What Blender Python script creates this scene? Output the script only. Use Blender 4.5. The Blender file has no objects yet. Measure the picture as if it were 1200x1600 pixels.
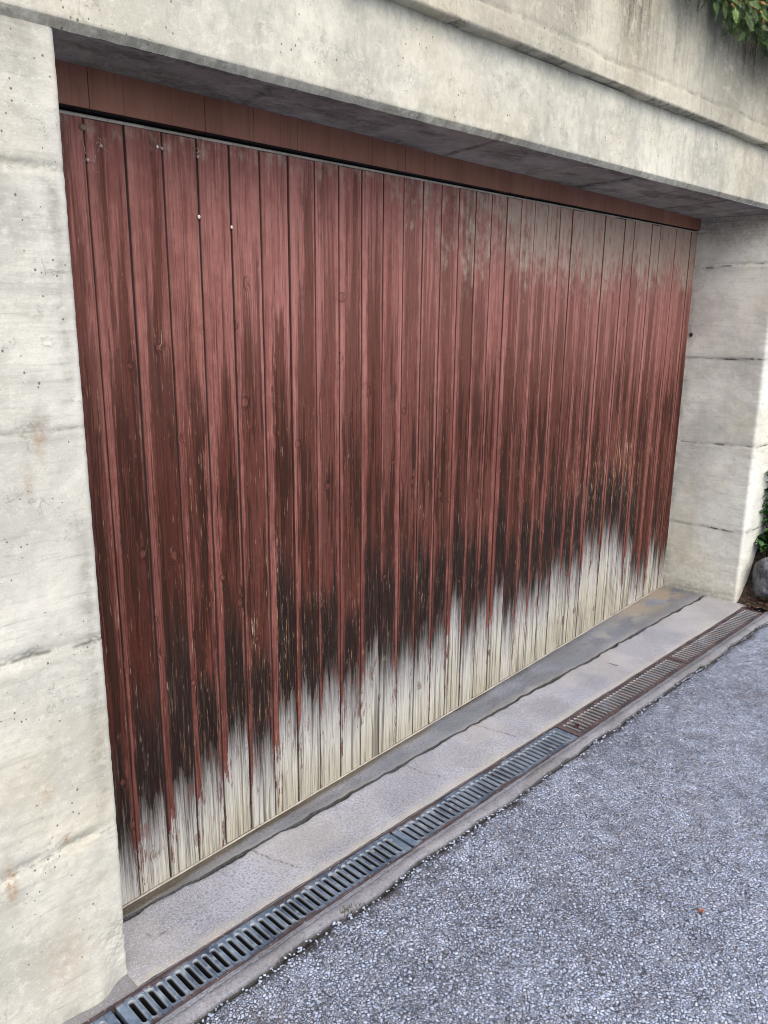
import bpy, bmesh, math, random
import numpy as np
from mathutils import Vector, Matrix
R = math.radians
random.seed(7); rng = np.random.default_rng(7)
S = bpy.context.scene
COL = S.collection
# ------------------------------------------------------------------ camera
cd = bpy.data.cameras.new('camera'); cam = bpy.data.objects.new('camera', cd); COL.objects.link(cam)
cd.sensor_fit = 'VERTICAL'; cd.sensor_height = 36; cd.sensor_width = 27
cd.lens = 36 * 1255.87 / 1600
cd.clip_start = 0.05; cd.clip_end = 2000
r_ = Vector((0.70299794, -0.71112274, 0.00991709)); u_ = Vector((0.16588016, 0.17751277, 0.97003762)); f_ = Vector((0.69157622, 0.6802894, -0.24275227))
m = Matrix((r_, u_, -f_)).transposed().to_4x4(); m.translation = (-0.7829, -2.1287, 1.6721)
cam.matrix_world = m
S.camera = cam
# ------------------------------------------------------------------ sky, sun, exposure
SUN_EL, SUN_AZ = 50, 195          # azimuth measured clockwise from +y
w = bpy.data.worlds.new('World'); S.world = w; w.use_nodes = True
nt = w.node_tree; bg = nt.nodes['Background']
sky = nt.nodes.new('ShaderNodeTexSky'); sky.sky_type = 'NISHITA'; sky.sun_disc = False
sky.sun_elevation = R(SUN_EL); sky.sun_rotation = R(SUN_AZ); sky.dust_density = 3.0; sky.ozone_density = 1.0; sky.air_density = 1.0
nt.links.new(sky.outputs[0], bg.inputs[0]); bg.inputs[1].default_value = 0.14
sl = bpy.data.lights.new('sun', 'SUN'); so = bpy.data.objects.new('sun', sl); COL.objects.link(so)
sl.energy = 1.2; sl.angle = R(70); sl.color = (1.0, 0.93, 0.83)
d = Vector((math.sin(R(SUN_AZ)) * math.cos(R(SUN_EL)), math.cos(R(SUN_AZ)) * math.cos(R(SUN_EL)), math.sin(R(SUN_EL))))
so.rotation_euler = d.to_track_quat('Z', 'Y').to_euler()
S.view_settings.view_transform = 'Standard'; S.view_settings.look = 'None'; S.view_settings.gamma = 1
S.view_settings.exposure = 0.84
S.render.engine = 'CYCLES'; S.cycles.pixel_filter_type = 'BLACKMAN_HARRIS'; S.cycles.filter_width = 1.05

# ------------------------------------------------------------------ helpers
def _h(i, j, s):
    n = (i.astype(np.int64) * 374761393 + j.astype(np.int64) * 668265263 + s * 1442695041) & 0xffffffff
    n = ((n ^ (n >> 13)) * 1274126177) & 0xffffffff
    n = (n ^ (n >> 16)) & 0xffffffff
    return n / 4294967295.0
def vn(x, y, s=0):
    x = np.asarray(x, float); y = np.asarray(y, float)
    i = np.floor(x); j = np.floor(y); fx = x - i; fy = y - j
    fx = fx * fx * (3 - 2 * fx); fy = fy * fy * (3 - 2 * fy)
    a = _h(i, j, s); b = _h(i + 1, j, s); c = _h(i, j + 1, s); dd = _h(i + 1, j + 1, s)
    return (a * (1 - fx) + b * fx) * (1 - fy) + (c * (1 - fx) + dd * fx) * fy
def fbm(x, y, s=0, o=4):
    t = 0; a = .5; n = 0
    for k in range(o):
        t = t + a * vn(x * 2 ** k, y * 2 ** k, s + k * 17); n += a; a *= .5
    return t / n
def sstep(a, b, x):
    t = np.clip((x - a) / (b - a), 0, 1); return t * t * (3 - 2 * t)
def link(o, parent=None):
    COL.objects.link(o)
    if parent: o.parent = parent
    return o
def mesh(name, v, f, mat, parent=None, smooth=False, attrs=None):
    """v (N,3), f list of faces or (M,4) array"""
    me = bpy.data.meshes.new(name)
    v = np.asarray(v, dtype=np.float32)
    if isinstance(f, np.ndarray):
        k = f.shape[1]
        me.vertices.add(len(v)); me.vertices.foreach_set('co', v.ravel())
        me.loops.add(f.size); me.loops.foreach_set('vertex_index', f.astype(np.int32).ravel())
        me.polygons.add(len(f)); me.polygons.foreach_set('loop_start', np.arange(0, f.size, k, dtype=np.int32))
        me.polygons.foreach_set('loop_total', np.full(len(f), k, dtype=np.int32))
        me.update(calc_edges=True)
    else:
        me.from_pydata([tuple(map(float, p)) for p in v], [], f); me.update()
    if smooth: me.polygons.foreach_set('use_smooth', np.ones(len(me.polygons), dtype=bool))
    for kk, a in (attrs or {}).items():
        at = me.attributes.new(kk, 'FLOAT', 'POINT'); at.data.foreach_set('value', np.asarray(a, dtype=np.float32).ravel())
    me.materials.append(mat)
    o = bpy.data.objects.new(name, me); link(o, parent)
    return o
def gridfaces(nu, nv, off=0):
    i, j = np.meshgrid(np.arange(nu - 1), np.arange(nv - 1), indexing='ij')
    a = (i * nv + j).ravel() + off
    return np.stack([a, a + nv, a + nv + 1, a + 1], 1)
class MB:
    def __init__(s): s.v = []; s.f = []
    def add(s, vs, fs):
        o = len(s.v); s.v += [tuple(p) for p in vs]; s.f += [tuple(i + o for i in q) for q in fs]
    def box(s, x0, x1, y0, y1, z0, z1):
        s.add([(x0, y0, z0), (x1, y0, z0), (x1, y1, z0), (x0, y1, z0), (x0, y0, z1), (x1, y0, z1), (x1, y1, z1), (x0, y1, z1)],
              [(0, 3, 2, 1), (4, 5, 6, 7), (0, 1, 5, 4), (1, 2, 6, 5), (2, 3, 7, 6), (3, 0, 4, 7)])
    def tube(s, pts, rad, n=5):
        pts = [Vector(p) for p in pts]; rings = []
        if not hasattr(rad, '__len__'): rad = [rad] * len(pts)
        base = len(s.v)
        for i, p in enumerate(pts):
            t = (pts[min(i + 1, len(pts) - 1)] - pts[max(i - 1, 0)]).normalized()
            a = t.orthogonal().normalized(); b = t.cross(a)
            for k in range(n):
                an = 2 * math.pi * k / n; q = p + (a * math.cos(an) + b * math.sin(an)) * rad[i]; s.v.append(tuple(q))
        for i in range(len(pts) - 1):
            for k in range(n):
                s.f.append((base + i * n + k, base + i * n + (k + 1) % n, base + (i + 1) * n + (k + 1) % n, base + (i + 1) * n + k))
        s.f.append(tuple(base + k for k in range(n))[::-1]); s.f.append(tuple(base + (len(pts) - 1) * n + k for k in range(n)))
    def build(s, name, mat, parent=None, smooth=False): return mesh(name, s.v, s.f, mat, parent, smooth)
def tag(o, label=None, cat=None, group=None, kind=None):
    if label: o['label'] = label
    if cat: o['category'] = cat
    if group: o['group'] = group
    if kind: o['kind'] = kind
    return o
def empty(name, loc=(0, 0, 0), rz=0):
    o = bpy.data.objects.new(name, None); o.location = loc; o.rotation_euler = (0, 0, rz); o.empty_display_size = .1
    return link(o)

# ------------------------------------------------------------------ node helper
class NT:
    def __init__(s, name):
        s.m = bpy.data.materials.new(name); s.m.use_nodes = True; s.t = s.m.node_tree
        s.p = s.t.nodes['Principled BSDF']
    def setin(s, sock, v):
        if isinstance(v, bpy.types.NodeSocket): s.t.links.new(v, sock)
        elif v is not None:
            if hasattr(sock, 'default_value'):
                if hasattr(sock.default_value, '__len__') and not hasattr(v, '__len__'): v = [v] * len(sock.default_value)
                if hasattr(v, '__len__') and len(v) == 3 and len(sock.default_value) == 4: v = (*v, 1)
                sock.default_value = v
    def n(s, typ, ins=None, out=0, **kw):
        nd = s.t.nodes.new('ShaderNode' + typ)
        for k, v in kw.items(): setattr(nd, k, v)
        for k, v in (ins or {}).items(): s.setin(nd.inputs[k], v)
        return nd.outputs[out]
    def math(s, op, a, b=None, c=None, clamp=False):
        return s.n('Math', {0: a, 1: b, 2: c}, operation=op, use_clamp=clamp)
    def add(s, a, b): return s.math('ADD', a, b)
    def sub(s, a, b): return s.math('SUBTRACT', a, b)
    def mul(s, a, b): return s.math('MULTIPLY', a, b)
    def mix(s, f, a, b, bt='MIX'):
        nd = s.t.nodes.new('ShaderNodeMix'); nd.data_type = 'RGBA'; nd.blend_type = bt; nd.clamp_factor = True
        s.setin(nd.inputs[0], f); s.setin(nd.inputs[6], a); s.setin(nd.inputs[7], b); return nd.outputs[2]
    def ramp(s, f, stops, interp='LINEAR'):
        nd = s.t.nodes.new('ShaderNodeValToRGB'); cr = nd.color_ramp; cr.interpolation = interp
        while len(cr.elements) > 1: cr.elements.remove(cr.elements[0])
        for i, (p, c) in enumerate(stops):
            e = cr.elements[0] if i == 0 else cr.elements.new(p)
            e.position = p; e.color = (*c, 1) if hasattr(c, '__len__') else (c, c, c, 1)
        s.setin(nd.inputs[0], f); return nd.outputs[0]
    def sm(s, f, a, b):
        return s.n('MapRange', {0: f, 1: a, 2: b, 3: 0.0, 4: 1.0}, interpolation_type='SMOOTHSTEP', clamp=True)
    def attr(s, name): return s.n('Attribute', out=2, attribute_name=name)
    def obj(s): return s.n('TexCoord', out=3)
    def scale(s, v, sc, off=None):
        o = s.n('VectorMath', {0: v, 1: sc}, operation='MULTIPLY')
        if off is not None: o = s.n('VectorMath', {0: o, 1: off}, operation='ADD')
        return o
    def noise(s, v, sc=1, det=3, rough=.55, dist=0):
        return s.n('TexNoise', {'Vector': v, 'Scale': sc, 'Detail': det, 'Roughness': rough, 'Distortion': dist})
    def voro(s, v, sc, out=0, feature='F1', rnd=1):
        return s.n('TexVoronoi', {'Vector': v, 'Scale': sc, 'Randomness': rnd}, out=out, feature=feature)
    def xyz(s, v):
        nd = s.t.nodes.new('ShaderNodeSeparateXYZ'); s.setin(nd.inputs[0], v); return nd.outputs
    def comb(s, x=0., y=0., z=0.): return s.n('CombineXYZ', {0: x, 1: y, 2: z})
    def bump(s, h, st=.5, dist=.01, nrm=None):
        return s.n('Bump', {'Height': h, 'Strength': st, 'Distance': dist, 'Normal': nrm})
    def fin(s, col, rough=.8, nrm=None, metal=0., spec=.4):
        s.setin(s.p.inputs['Base Color'], col); s.setin(s.p.inputs['Roughness'], rough)
        if nrm is not None: s.setin(s.p.inputs['Normal'], nrm)
        s.setin(s.p.inputs['Metallic'], metal); s.setin(s.p.inputs['Specular IOR Level'], spec)
        return s.m

# ------------------------------------------------------------------ materials
def concrete(name, base, dirs, mo=1.0):
    """dirs: stretch (x,y,z) of board grain noise; attributes dark, rust, pit used when present"""
    k = NT(name); P = k.obj()
    cloud = k.noise(P, 2.2, 5, .6); fine = k.noise(P, 55, 4, .65); speck = k.noise(P, 190, 2, .6)
    grain = k.noise(k.scale(P, dirs), 1, 5, .62)
    grain2 = k.noise(k.scale(P, [q * 3.3 for q in dirs]), 1, 3, .6)
    lt = tuple(min(.85, c * 1.13) for c in base); dk = tuple(c * .76 for c in base)
    c = k.mix(k.sm(cloud, .38, .64), dk, lt)
    c = k.mix(k.mul(k.sm(grain, .50, .75), .5), c, tuple(b * q for b, q in zip(base, (.62, .62, .61))))
    c = k.mix(k.mul(k.sm(fine, .55, .75), .4), c, tuple(b * q for b, q in zip(base, (.62, .61, .58))))
    c = k.mix(k.mul(k.sm(grain2, .56, .72), .38), c, tuple(b * q for b, q in zip(base, (.5, .5, .49))))
    c = k.mix(k.mul(k.sm(speck, .6, .72), .5), c, tuple(min(.8, b * 1.3) for b in base))
    # warm / green / pink drifts of the cement skin
    h1 = k.noise(k.scale(P, (1, 1, 1), (5, 3, 9)), 1.4, 3, .6); h2 = k.noise(k.scale(P, (1, 1, 1), (15, 7, 2)), 1.1, 3, .6)
    c = k.mix(k.mul(k.sm(h1, .5, .7), .45), c, (base[0] * 1.0, base[1] * .93, base[2] * .78))
    c = k.mix(k.mul(k.sm(h2, .52, .7), .35), c, (base[0] * .88, base[1] * .88, base[2] * .92))
    # bug holes
    vv = k.n('TexVoronoi', {'Vector': k.scale(P, (1, 1, 1.2)), 'Scale': 34.0}); vnode = vv.node
    hole = k.mul(k.math('LESS_THAN', vv, k.mul(k.xyz(vnode.outputs[1])[0], .11)), k.math('GREATER_THAN', k.xyz(vnode.outputs[1])[1], .86))
    vv2 = k.n('TexVoronoi', {'Vector': k.scale(P, (1, 1, .8), (3, 3, 3)), 'Scale': 75.0}); vn2 = vv2.node
    hole2 = k.mul(k.math('LESS_THAN', vv2, k.mul(k.xyz(vn2.outputs[1])[0], .2)), k.math('GREATER_THAN', k.mul(k.xyz(vn2.outputs[1])[1], k.sm(k.noise(P, 4, 2), .42, .56)), .70))
    hh = k.math('MAXIMUM', hole, hole2)
    # fine irregular cracks / bits
    crn = k.noise(k.scale(P, (1, 1, 1), (1, 8, 4)), 16, 6, .7, .6)
    line = k.sm(k.math('ABSOLUTE', k.sub(crn, .5)), .012, .002)
    msk = k.sm(k.noise(P, 9, 3), .56, .62)
    c = k.mix(k.mul(k.mul(line, msk), .26), c, tuple(b * .35 for b in base))
    # stains, and painted underside shade, from the mesh: mould, rust runs, honeycombed joints
    dk_a = k.attr('dark'); dn = k.noise(k.scale(P, dirs), 1.5, 6, .7)
    da = k.math('MULTIPLY', dk_a, k.sm(k.add(k.mul(dn, .8), k.mul(fine, .45)), .38, .8))
    c = k.mix(k.math('MULTIPLY', da, 1.25, clamp=True), c, (.055, .053, .045))
    c = k.mix(k.mul(k.attr('rust'), k.sm(fine, .3, .6)), c, (.33, .20, .09))
    c = k.mix(k.mul(k.attr('pale'), k.sm(fine, .25, .7)), c, (.62, .61, .57))
    c = k.mix(k.mul(hh, .8), c, (.09, .085, .075))
    mot = k.noise(k.scale(P, (1, 1, 1), (2, 2, 6)), 24, 8, .78); mot2 = k.noise(k.scale(P, dirs, (1, 5, 2)), 2.4, 8, .8)
    c = k.mix(k.mul(k.sm(mot, .52, .60), .30 * mo), c, tuple(b * .60 for b in base)); c = k.mix(k.mul(k.sm(mot2, .53, .62), .32 * mo), c, tuple(b * .58 for b in base)); c = k.mix(k.mul(k.sm(mot, .47, .40), .4 * mo), c, tuple(min(.84, b * 1.22) for b in base))
    H = k.add(k.mul(mot, .8), k.add(k.mul(grain, .5), k.mul(fine, .6)))
    H = k.add(H, k.add(0., k.add(0., k.mul(k.noise(P, 260, 3, .7), .35))))
    H = k.sub(H, k.mul(hh, 1.2)); H = k.sub(H, k.mul(k.mul(line, msk), .5))
    agg = k.voro(P, 95); H = k.add(H, k.mul(k.mul(k.attr('pit'), agg), -2.2))
    return k.fin(c, .92, k.bump(H, .6, .003), spec=.12)
BASE = (.60, .585, .50)
M = {}
M['pillar'] = concrete('concrete_pillar', (.575, .565, .50), (2.2, 6, 26), .7)
M['beam'] = concrete('concrete_beam', (.56, .545, .46), (16, 8, 5))
M['upper'] = concrete('concrete_upper', (.50, .475, .385), (30, 8, 2.2))
M['reveal'] = concrete('concrete_reveal', (.72, .72, .645), (4, 2.2, 30), .6)
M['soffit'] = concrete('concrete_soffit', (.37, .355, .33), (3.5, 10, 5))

def make_slab(name, base, fleck):
    k = NT(name); P = k.obj()
    cl = k.noise(P, 3.0, 5, .62); f1 = k.noise(P, 110, 5, .75); f2 = k.noise(P, 210, 3, .7); sc = k.noise(k.scale(P, (1, 1, 1), (3, 1, 4)), 14, 6, .75)
    c = k.mix(k.sm(cl, .35, .66), tuple(b * .80 for b in base), tuple(b * 1.12 for b in base))
    c = k.mix(k.mul(k.sm(f1, .49, .58), .70), c, tuple(b * .46 for b in base))
    c = k.mix(k.mul(k.sm(sc, .54, .62), .30), c, tuple(b * .62 for b in base))
    c = k.mix(k.mul(k.sm(f2, .54, .64), fleck), c, tuple(min(.8, b * 1.9) for b in base))
    c = k.mix(k.mul(k.attr('dark'), k.math('MAXIMUM', k.sm(k.add(k.mul(cl, .6), k.mul(f1, .5)), .32, .62), k.sm(k.attr('dark'), .8, 1.))), c, (.045, .040, .030))
    c = k.mix(k.mul(k.attr('warm'), k.sm(k.add(k.mul(cl, .8), k.mul(f1, .25)), .35, .6)), c, (.27, .235, .185))
    c = k.mix(k.mul(k.attr('pale'), k.sm(f1, .32, .6)), c, (.50, .46, .36))
    gv_ = k.n('TexVoronoi', {'Vector': P, 'Scale': 130.0}); gc_ = k.xyz(gv_.node.outputs[1])
    c = k.mix(k.mul(k.math('LESS_THAN', gv_, .26), k.mul(k.math('GREATER_THAN', gc_[1], .55), .55)), c, k.mix(gc_[0], tuple(b * .35 for b in base), tuple(min(.8, b * 1.7) for b in base)))
    H = k.add(k.mul(f1, .6), k.add(k.mul(f2, .5), k.mul(cl, .4)))
    return k.fin(c, .88, k.bump(H, .85, .003), spec=.15)
M['apron'] = make_slab('apron_concrete', (.345, .355, .40), .55)
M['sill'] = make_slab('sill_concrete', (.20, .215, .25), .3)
M['collar'] = make_slab('collar_mortar', (.24, .245, .28), .45)

def wood_door():
    k = NT('weathered_red_boards'); P = k.obj(); x, y, z = k.xyz(P)
    r = k.attr('rnd'); r2 = k.attr('rnd2'); u = k.attr('u'); bare = k.attr('bare'); dust = k.attr('dust'); knot = k.attr('knot'); flk = k.attr('flake')
    off = k.comb(k.mul(r, 37.), k.mul(r2, 53.), k.mul(r, 71.))
    wob = k.mul(k.sub(k.noise(k.comb(k.mul(x, 9.), k.mul(r, 40.), k.mul(z, 2.2)), 1, 2), .5), .012)
    kx = k.add(x, k.add(wob, k.mul(knot, .010)))
    B = k.comb(kx, 0., z)
    grain = k.noise(k.scale(B, (330, 1, 5.5), off), 1, 4, .6)
    grainc = k.noise(k.scale(B, (110, 1, 1.6), off), 1, 5, .6)
    mid = k.noise(k.scale(B, (42, 1, 1.3), off), 1, 4, .6)
    low = k.noise(k.scale(B, (9, 1, 1.6), off), 1, 3, .6)
    flake = k.noise(k.scale(B, (150, 1, 13), off), 1, 5, .68)
    flake2 = k.noise(k.scale(B, (46, 1, 9), off), 1, 6, .72)
    mott = k.noise(k.scale(B, (30, 1, 18), off), 1, 5, .65)
    # board centre (1) against its sheltered margins (0); margin widths differ board to board
    c0 = k.sub(u, k.add(.53, k.mul(k.sub(r2, .5), .24)))
    ctr = k.sm(k.add(k.math('ABSOLUTE', c0), k.add(k.mul(k.sub(grainc, .5), .62), k.mul(k.sub(flake2, .5), .34))), k.add(k.add(.405, k.mul(k.sub(r, .5), .17)), k.mul(k.sm(z, 1.8, .6), .055)), k.add(.27, k.mul(k.sm(z, 1.8, .6), .05)))
    # paint: faded pink over red brown
    pinkA = (.385, .168, .146); pinkB = (.250, .092, .078); red = (.125, .034, .023); brown = (.052, .021, .014); blk = (.014, .010, .009)
    c = k.mix(k.sm(k.add(k.mul(low, .5), k.mul(mott, .5)), .38, .62), pinkB, pinkA)
    c = k.mix(k.mul(k.sm(grainc, .54, .70), .35), c, red)
    hgt = k.sm(z, 2.05, .95)               # weather reaches the lower boards more
    wear = k.add(k.add(k.mul(ctr, .36), k.mul(k.sub(mid, .5), 1.15)), k.add(k.mul(hgt, .42), k.mul(k.sub(r, .5), .30)))
    wear = k.add(wear, k.mul(k.sub(mott, .5), .30))
    W = k.mul(k.sm(wear, .38, .52), k.add(k.add(.10, k.mul(r2, .30)), k.mul(ctr, .62)))
    c = k.mix(k.mul(W, .88), c, k.mix(k.sm(grainc, .4, .62), brown, red))
    c = k.mix(k.mul(k.sm(wear, .80, 1.1), .55), c, brown)
    c = k.mix(k.mul(k.mul(k.add(.35, k.mul(hgt, .65)), k.sm(grain, .50, .62)), .62), c, brown)
    c = k.mix(k.mul(k.sm(k.noise(k.scale(B, (480, 1, 2.5), off), 1, 3, .6), .55, .66), .55), c, brown)
    c = k.mix(k.mul(k.sm(z, 1.7, .4), .62), c, k.mix(1., c, (.62, .50, .47), 'MULTIPLY'))
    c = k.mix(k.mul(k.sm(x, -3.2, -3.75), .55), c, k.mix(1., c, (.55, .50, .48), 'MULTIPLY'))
    pat = k.add(k.add(k.noise(k.scale(B, (30, 1, 1.7), k.comb(k.mul(r2, 91.), 0., k.mul(r, 33.))), 1, 6, .66), k.mul(k.sub(grain, .5), .30)), k.mul(k.sub(ctr, .8), .12))
    lowz = k.sm(z, 2.0, 1.0)
    c = k.mix(k.mul(k.mul(k.sm(pat, k.sub(.60, k.mul(lowz, .09)), k.sub(.635, k.mul(lowz, .08))), k.add(.15, k.mul(ctr, .85))), k.add(.25, k.mul(lowz, .6))), c, (.034, .015, .010))
    fade = k.mul(k.sm(z, 1.15, 2.0), k.add(.20, k.mul(k.sm(x, -3.6, -.8), .50)))
    c = k.mix(k.mul(fade, k.add(.45, k.mul(k.sub(1., ctr), .55))), c, (.44, .225, .195))
    # black rot and mould above the stripped wood
    sp = k.attr('soot')
    sw = k.add(k.add(k.mul(ctr, .40), k.mul(k.sub(mid, .5), 1.3)), k.add(k.mul(sp, 1.10), k.add(k.mul(k.sub(grain, .5), .5), k.mul(k.sub(r2, .5), .22))))
    K = k.mul(k.sm(sw, .66, 1.16), k.add(.2, k.mul(ctr, .8)))
    c = k.mix(k.mul(K, .90), c, k.mix(k.sm(k.add(k.mul(grain, .6), k.mul(flake, .4)), .50, .64), blk, (.085, .058, .044)))
    # hairline ochre flakes where paint just lifted
    fo = k.mul(k.sm(k.noise(k.scale(B, (210, 1, 9), off), 1, 5, .7), k.sub(.665, k.mul(flk, .08)), k.sub(.70, k.mul(flk, .08))), k.add(.3, k.mul(flk, .7)))
    c = k.mix(fo, c, k.mix(k.sm(mid, .45, .55), (.46, .26, .11), (.50, .42, .34)))
    c = k.mix(k.mul(k.mul(k.sm(flake, .63, .68), hgt), .6), c, (.40, .25, .19))
    # bare wood
    bb = k.add(bare, k.add(k.mul(k.sub(mid, .5), .42), k.add(k.mul(k.sub(flake2, .5), .34), k.add(k.mul(k.sub(grainc, .5), .16), k.mul(k.sub(ctr, .80), .16)))))
    bb = k.sub(bb, k.mul(knot, .07))
    bmask = k.sm(bb, -.006, .007)
    bdep = k.add(bare, k.add(k.mul(k.sub(mid, .5), .34), k.add(k.mul(k.sub(grainc, .5), .30), k.mul(k.sub(flake, .5), .16))))
    wood = k.ramp(k.n('MapRange', {0: k.add(bdep, k.mul(k.sub(r2, .5), .07)), 1: -.06, 2: .38}, clamp=True), [(0, (.022, .018, .016)), (.14, (.045, .042, .040)), (.24, (.15, .148, .145)), (.38, (.31, .31, .305)), (.56, (.46, .455, .43)), (.78, (.55, .54, .48)), (1, (.47, .45, .365))])
    wood = k.mix(k.mul(k.sm(r, .2, .9), .22), wood, k.mix(1., wood, (.72, .72, .74), 'MULTIPLY'))
    wood = k.mix(k.mul(k.sm(grain, .49, .62), .7), wood, k.mix(1., wood, (.42, .38, .34), 'MULTIPLY'))
    wood = k.mix(k.mul(k.sm(grainc, .585, .63), .75), wood, (.10, .085, .07))
    wood = k.mix(k.mul(k.sm(k.noise(k.scale(B, (480, 1, 2.5), off), 1, 3, .6), .58, .64), .35), wood, (.16, .14, .12))
    wood = k.mix(k.mul(k.sm(mott, .58, .72), .35), wood, (.36, .33, .27))
    wood = k.mix(k.mul(k.sm(k.noise(k.scale(B, (62, 1, .9), k.comb(k.mul(r2, 17.), 0., k.mul(r, 9.))), 1, 3, .5), .585, .61), .6), wood, (.07, .058, .048))
    wood = k.mix(k.mul(k.mul(knot, k.sm(flake2, .3, .6)), .8), wood, (.14, .10, .07))
    c = k.mix(bmask, c, wood)
    # splinters of paint left on the bare wood, mostly by the joints
    rem = k.mul(k.sm(k.add(k.add(k.mul(flake, .55), k.mul(flake2, .5)), k.mul(k.sub(1., ctr), .07)), k.add(.555, k.mul(k.sm(bare, .0, .45), .10)), k.add(.585, k.mul(k.sm(bare, .0, .45), .10))), k.sub(1., k.mul(ctr, .25)))
    c = k.mix(k.mul(k.mul(bmask, rem), .85), c, (.13, .045, .038))
    # grey dust film high up, towards the far end
    dm = k.sm(k.add(k.mul(dust, .62), k.add(k.mul(k.sub(mott, .5), .9), k.mul(k.sub(mid, .5), .8))), .30, .66)
    c = k.mix(k.mul(k.mul(dm, k.sm(dust, .0, .35)), .72), c, (.48, .40, .32))
    # knots under paint
    c = k.mix(k.mul(k.sm(knot, .55, .8), .45), c, (.20, .075, .06))
    c = k.mix(k.mul(k.sm(r, 1., .0), .30), c, k.mix(1., c, (.66, .62, .58), 'MULTIPLY'))
    c = k.mix(k.mul(k.mul(k.mul(k.sm(knot, .10, .3), k.sm(knot, .65, .38)), k.sm(flake2, .42, .56)), .55), c, (.03, .015, .012))
    # joint dirt
    e = k.math('MINIMUM', u, k.sub(1., u))
    c = k.mix(k.mul(k.sm(e, .046, .018), .8), c, (.03, .018, .015))
    H = k.add(k.mul(grain, .6), k.add(k.mul(k.sm(grainc, .50, .66), -.8), k.mul(flake, .35)))
    H = k.add(H, k.mul(bmask, -.35)); H = k.add(H, k.mul(k.math('SINE', k.mul(knot, 22.)), .15))
    return k.fin(c, k.add(.72, k.mul(bmask, .2)), k.bump(H, .9, .003), spec=.10)
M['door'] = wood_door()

def simple_wood(name, a, b, c3):
    k = NT(name); P = k.obj()
    g = k.noise(k.scale(P, (140, 30, 3)), 1, 4, .6); l = k.noise(k.scale(P, (9, 9, 3)), 1, 4, .6)
    c = k.mix(k.sm(l, .35, .65), a, b); c = k.mix(k.mul(k.sm(g, .5, .7), .5), c, c3)
    return k.fin(c, .6, k.bump(g, .25, .0015), spec=.35)
M['header'] = simple_wood('header_paint', (.22, .092, .060), (.28, .125, .085), (.15, .060, .043))
M['rail'] = simple_wood('grey_worn_rail', (.30, .27, .23), (.44, .41, .36), (.14, .12, .10))
M['olive'] = simple_wood('mossy_rail', (.10, .09, .06), (.17, .155, .115), (.04, .035, .03))
k = NT('dark_void'); M['void'] = k.fin((.02, .018, .016), .95)

def steel(name, rustamt):
    k = NT(name); P = k.obj()
    n1 = k.noise(P, 9, 5, .65); n2 = k.noise(P, 60, 4, .7); rn = k.noise(k.scale(P, (1, 1, 1), (9, 2, 1)), 3.2, 3, .6)
    c = k.mix(k.sm(n1, .35, .65), (.045, .068, .115), (.17, .225, .30))
    c = k.mix(k.mul(k.sm(n2, .5, .7), .5), c, (.10, .12, .15))
    ey = k.math('ABSOLUTE', k.add(k.xyz(P)[1], .059)); rn = k.add(rn, k.mul(k.sm(ey, .036, .056), .22))
    c = k.mix(k.mul(k.sm(k.noise(k.scale(P, (1, 1, 1), (1, 7, 2)), 26, 4, .7), .54, .62), .6), c, (.34, .40, .45))
    rm = k.sm(k.add(k.mul(rn, .8), k.mul(n2, .3)), .62 - rustamt, .74 - rustamt)
    c = k.mix(k.mul(rm, .94), c, k.mix(k.sm(n1, .4, .6), (.045, .032, .036), (.10, .066, .06)))
    sp = k.voro(P, 70); spot = k.mul(k.math('LESS_THAN', sp, .14), .8)
    c = k.mix(spot, c, (.42, .44, .44))
    c = k.mix(k.mul(k.attr('edge'), .8), c, (.52, .54, .54)); c = k.mix(k.attr('dk'), c, (.02, .02, .022))  # painted in: light caught on slot rims (edge), shade down the slots (dk)
    return k.fin(c, k.add(.42, k.mul(rm, .35)), k.bump(k.add(n2, k.mul(n1, .5)), .35, .001), metal=k.sub(.15, k.mul(rm, .15)), spec=.3)
M['steel'] = steel('galvanized_steel', .0); M['steel_rusty'] = steel('galvanized_steel_rusty', .22)

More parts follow.
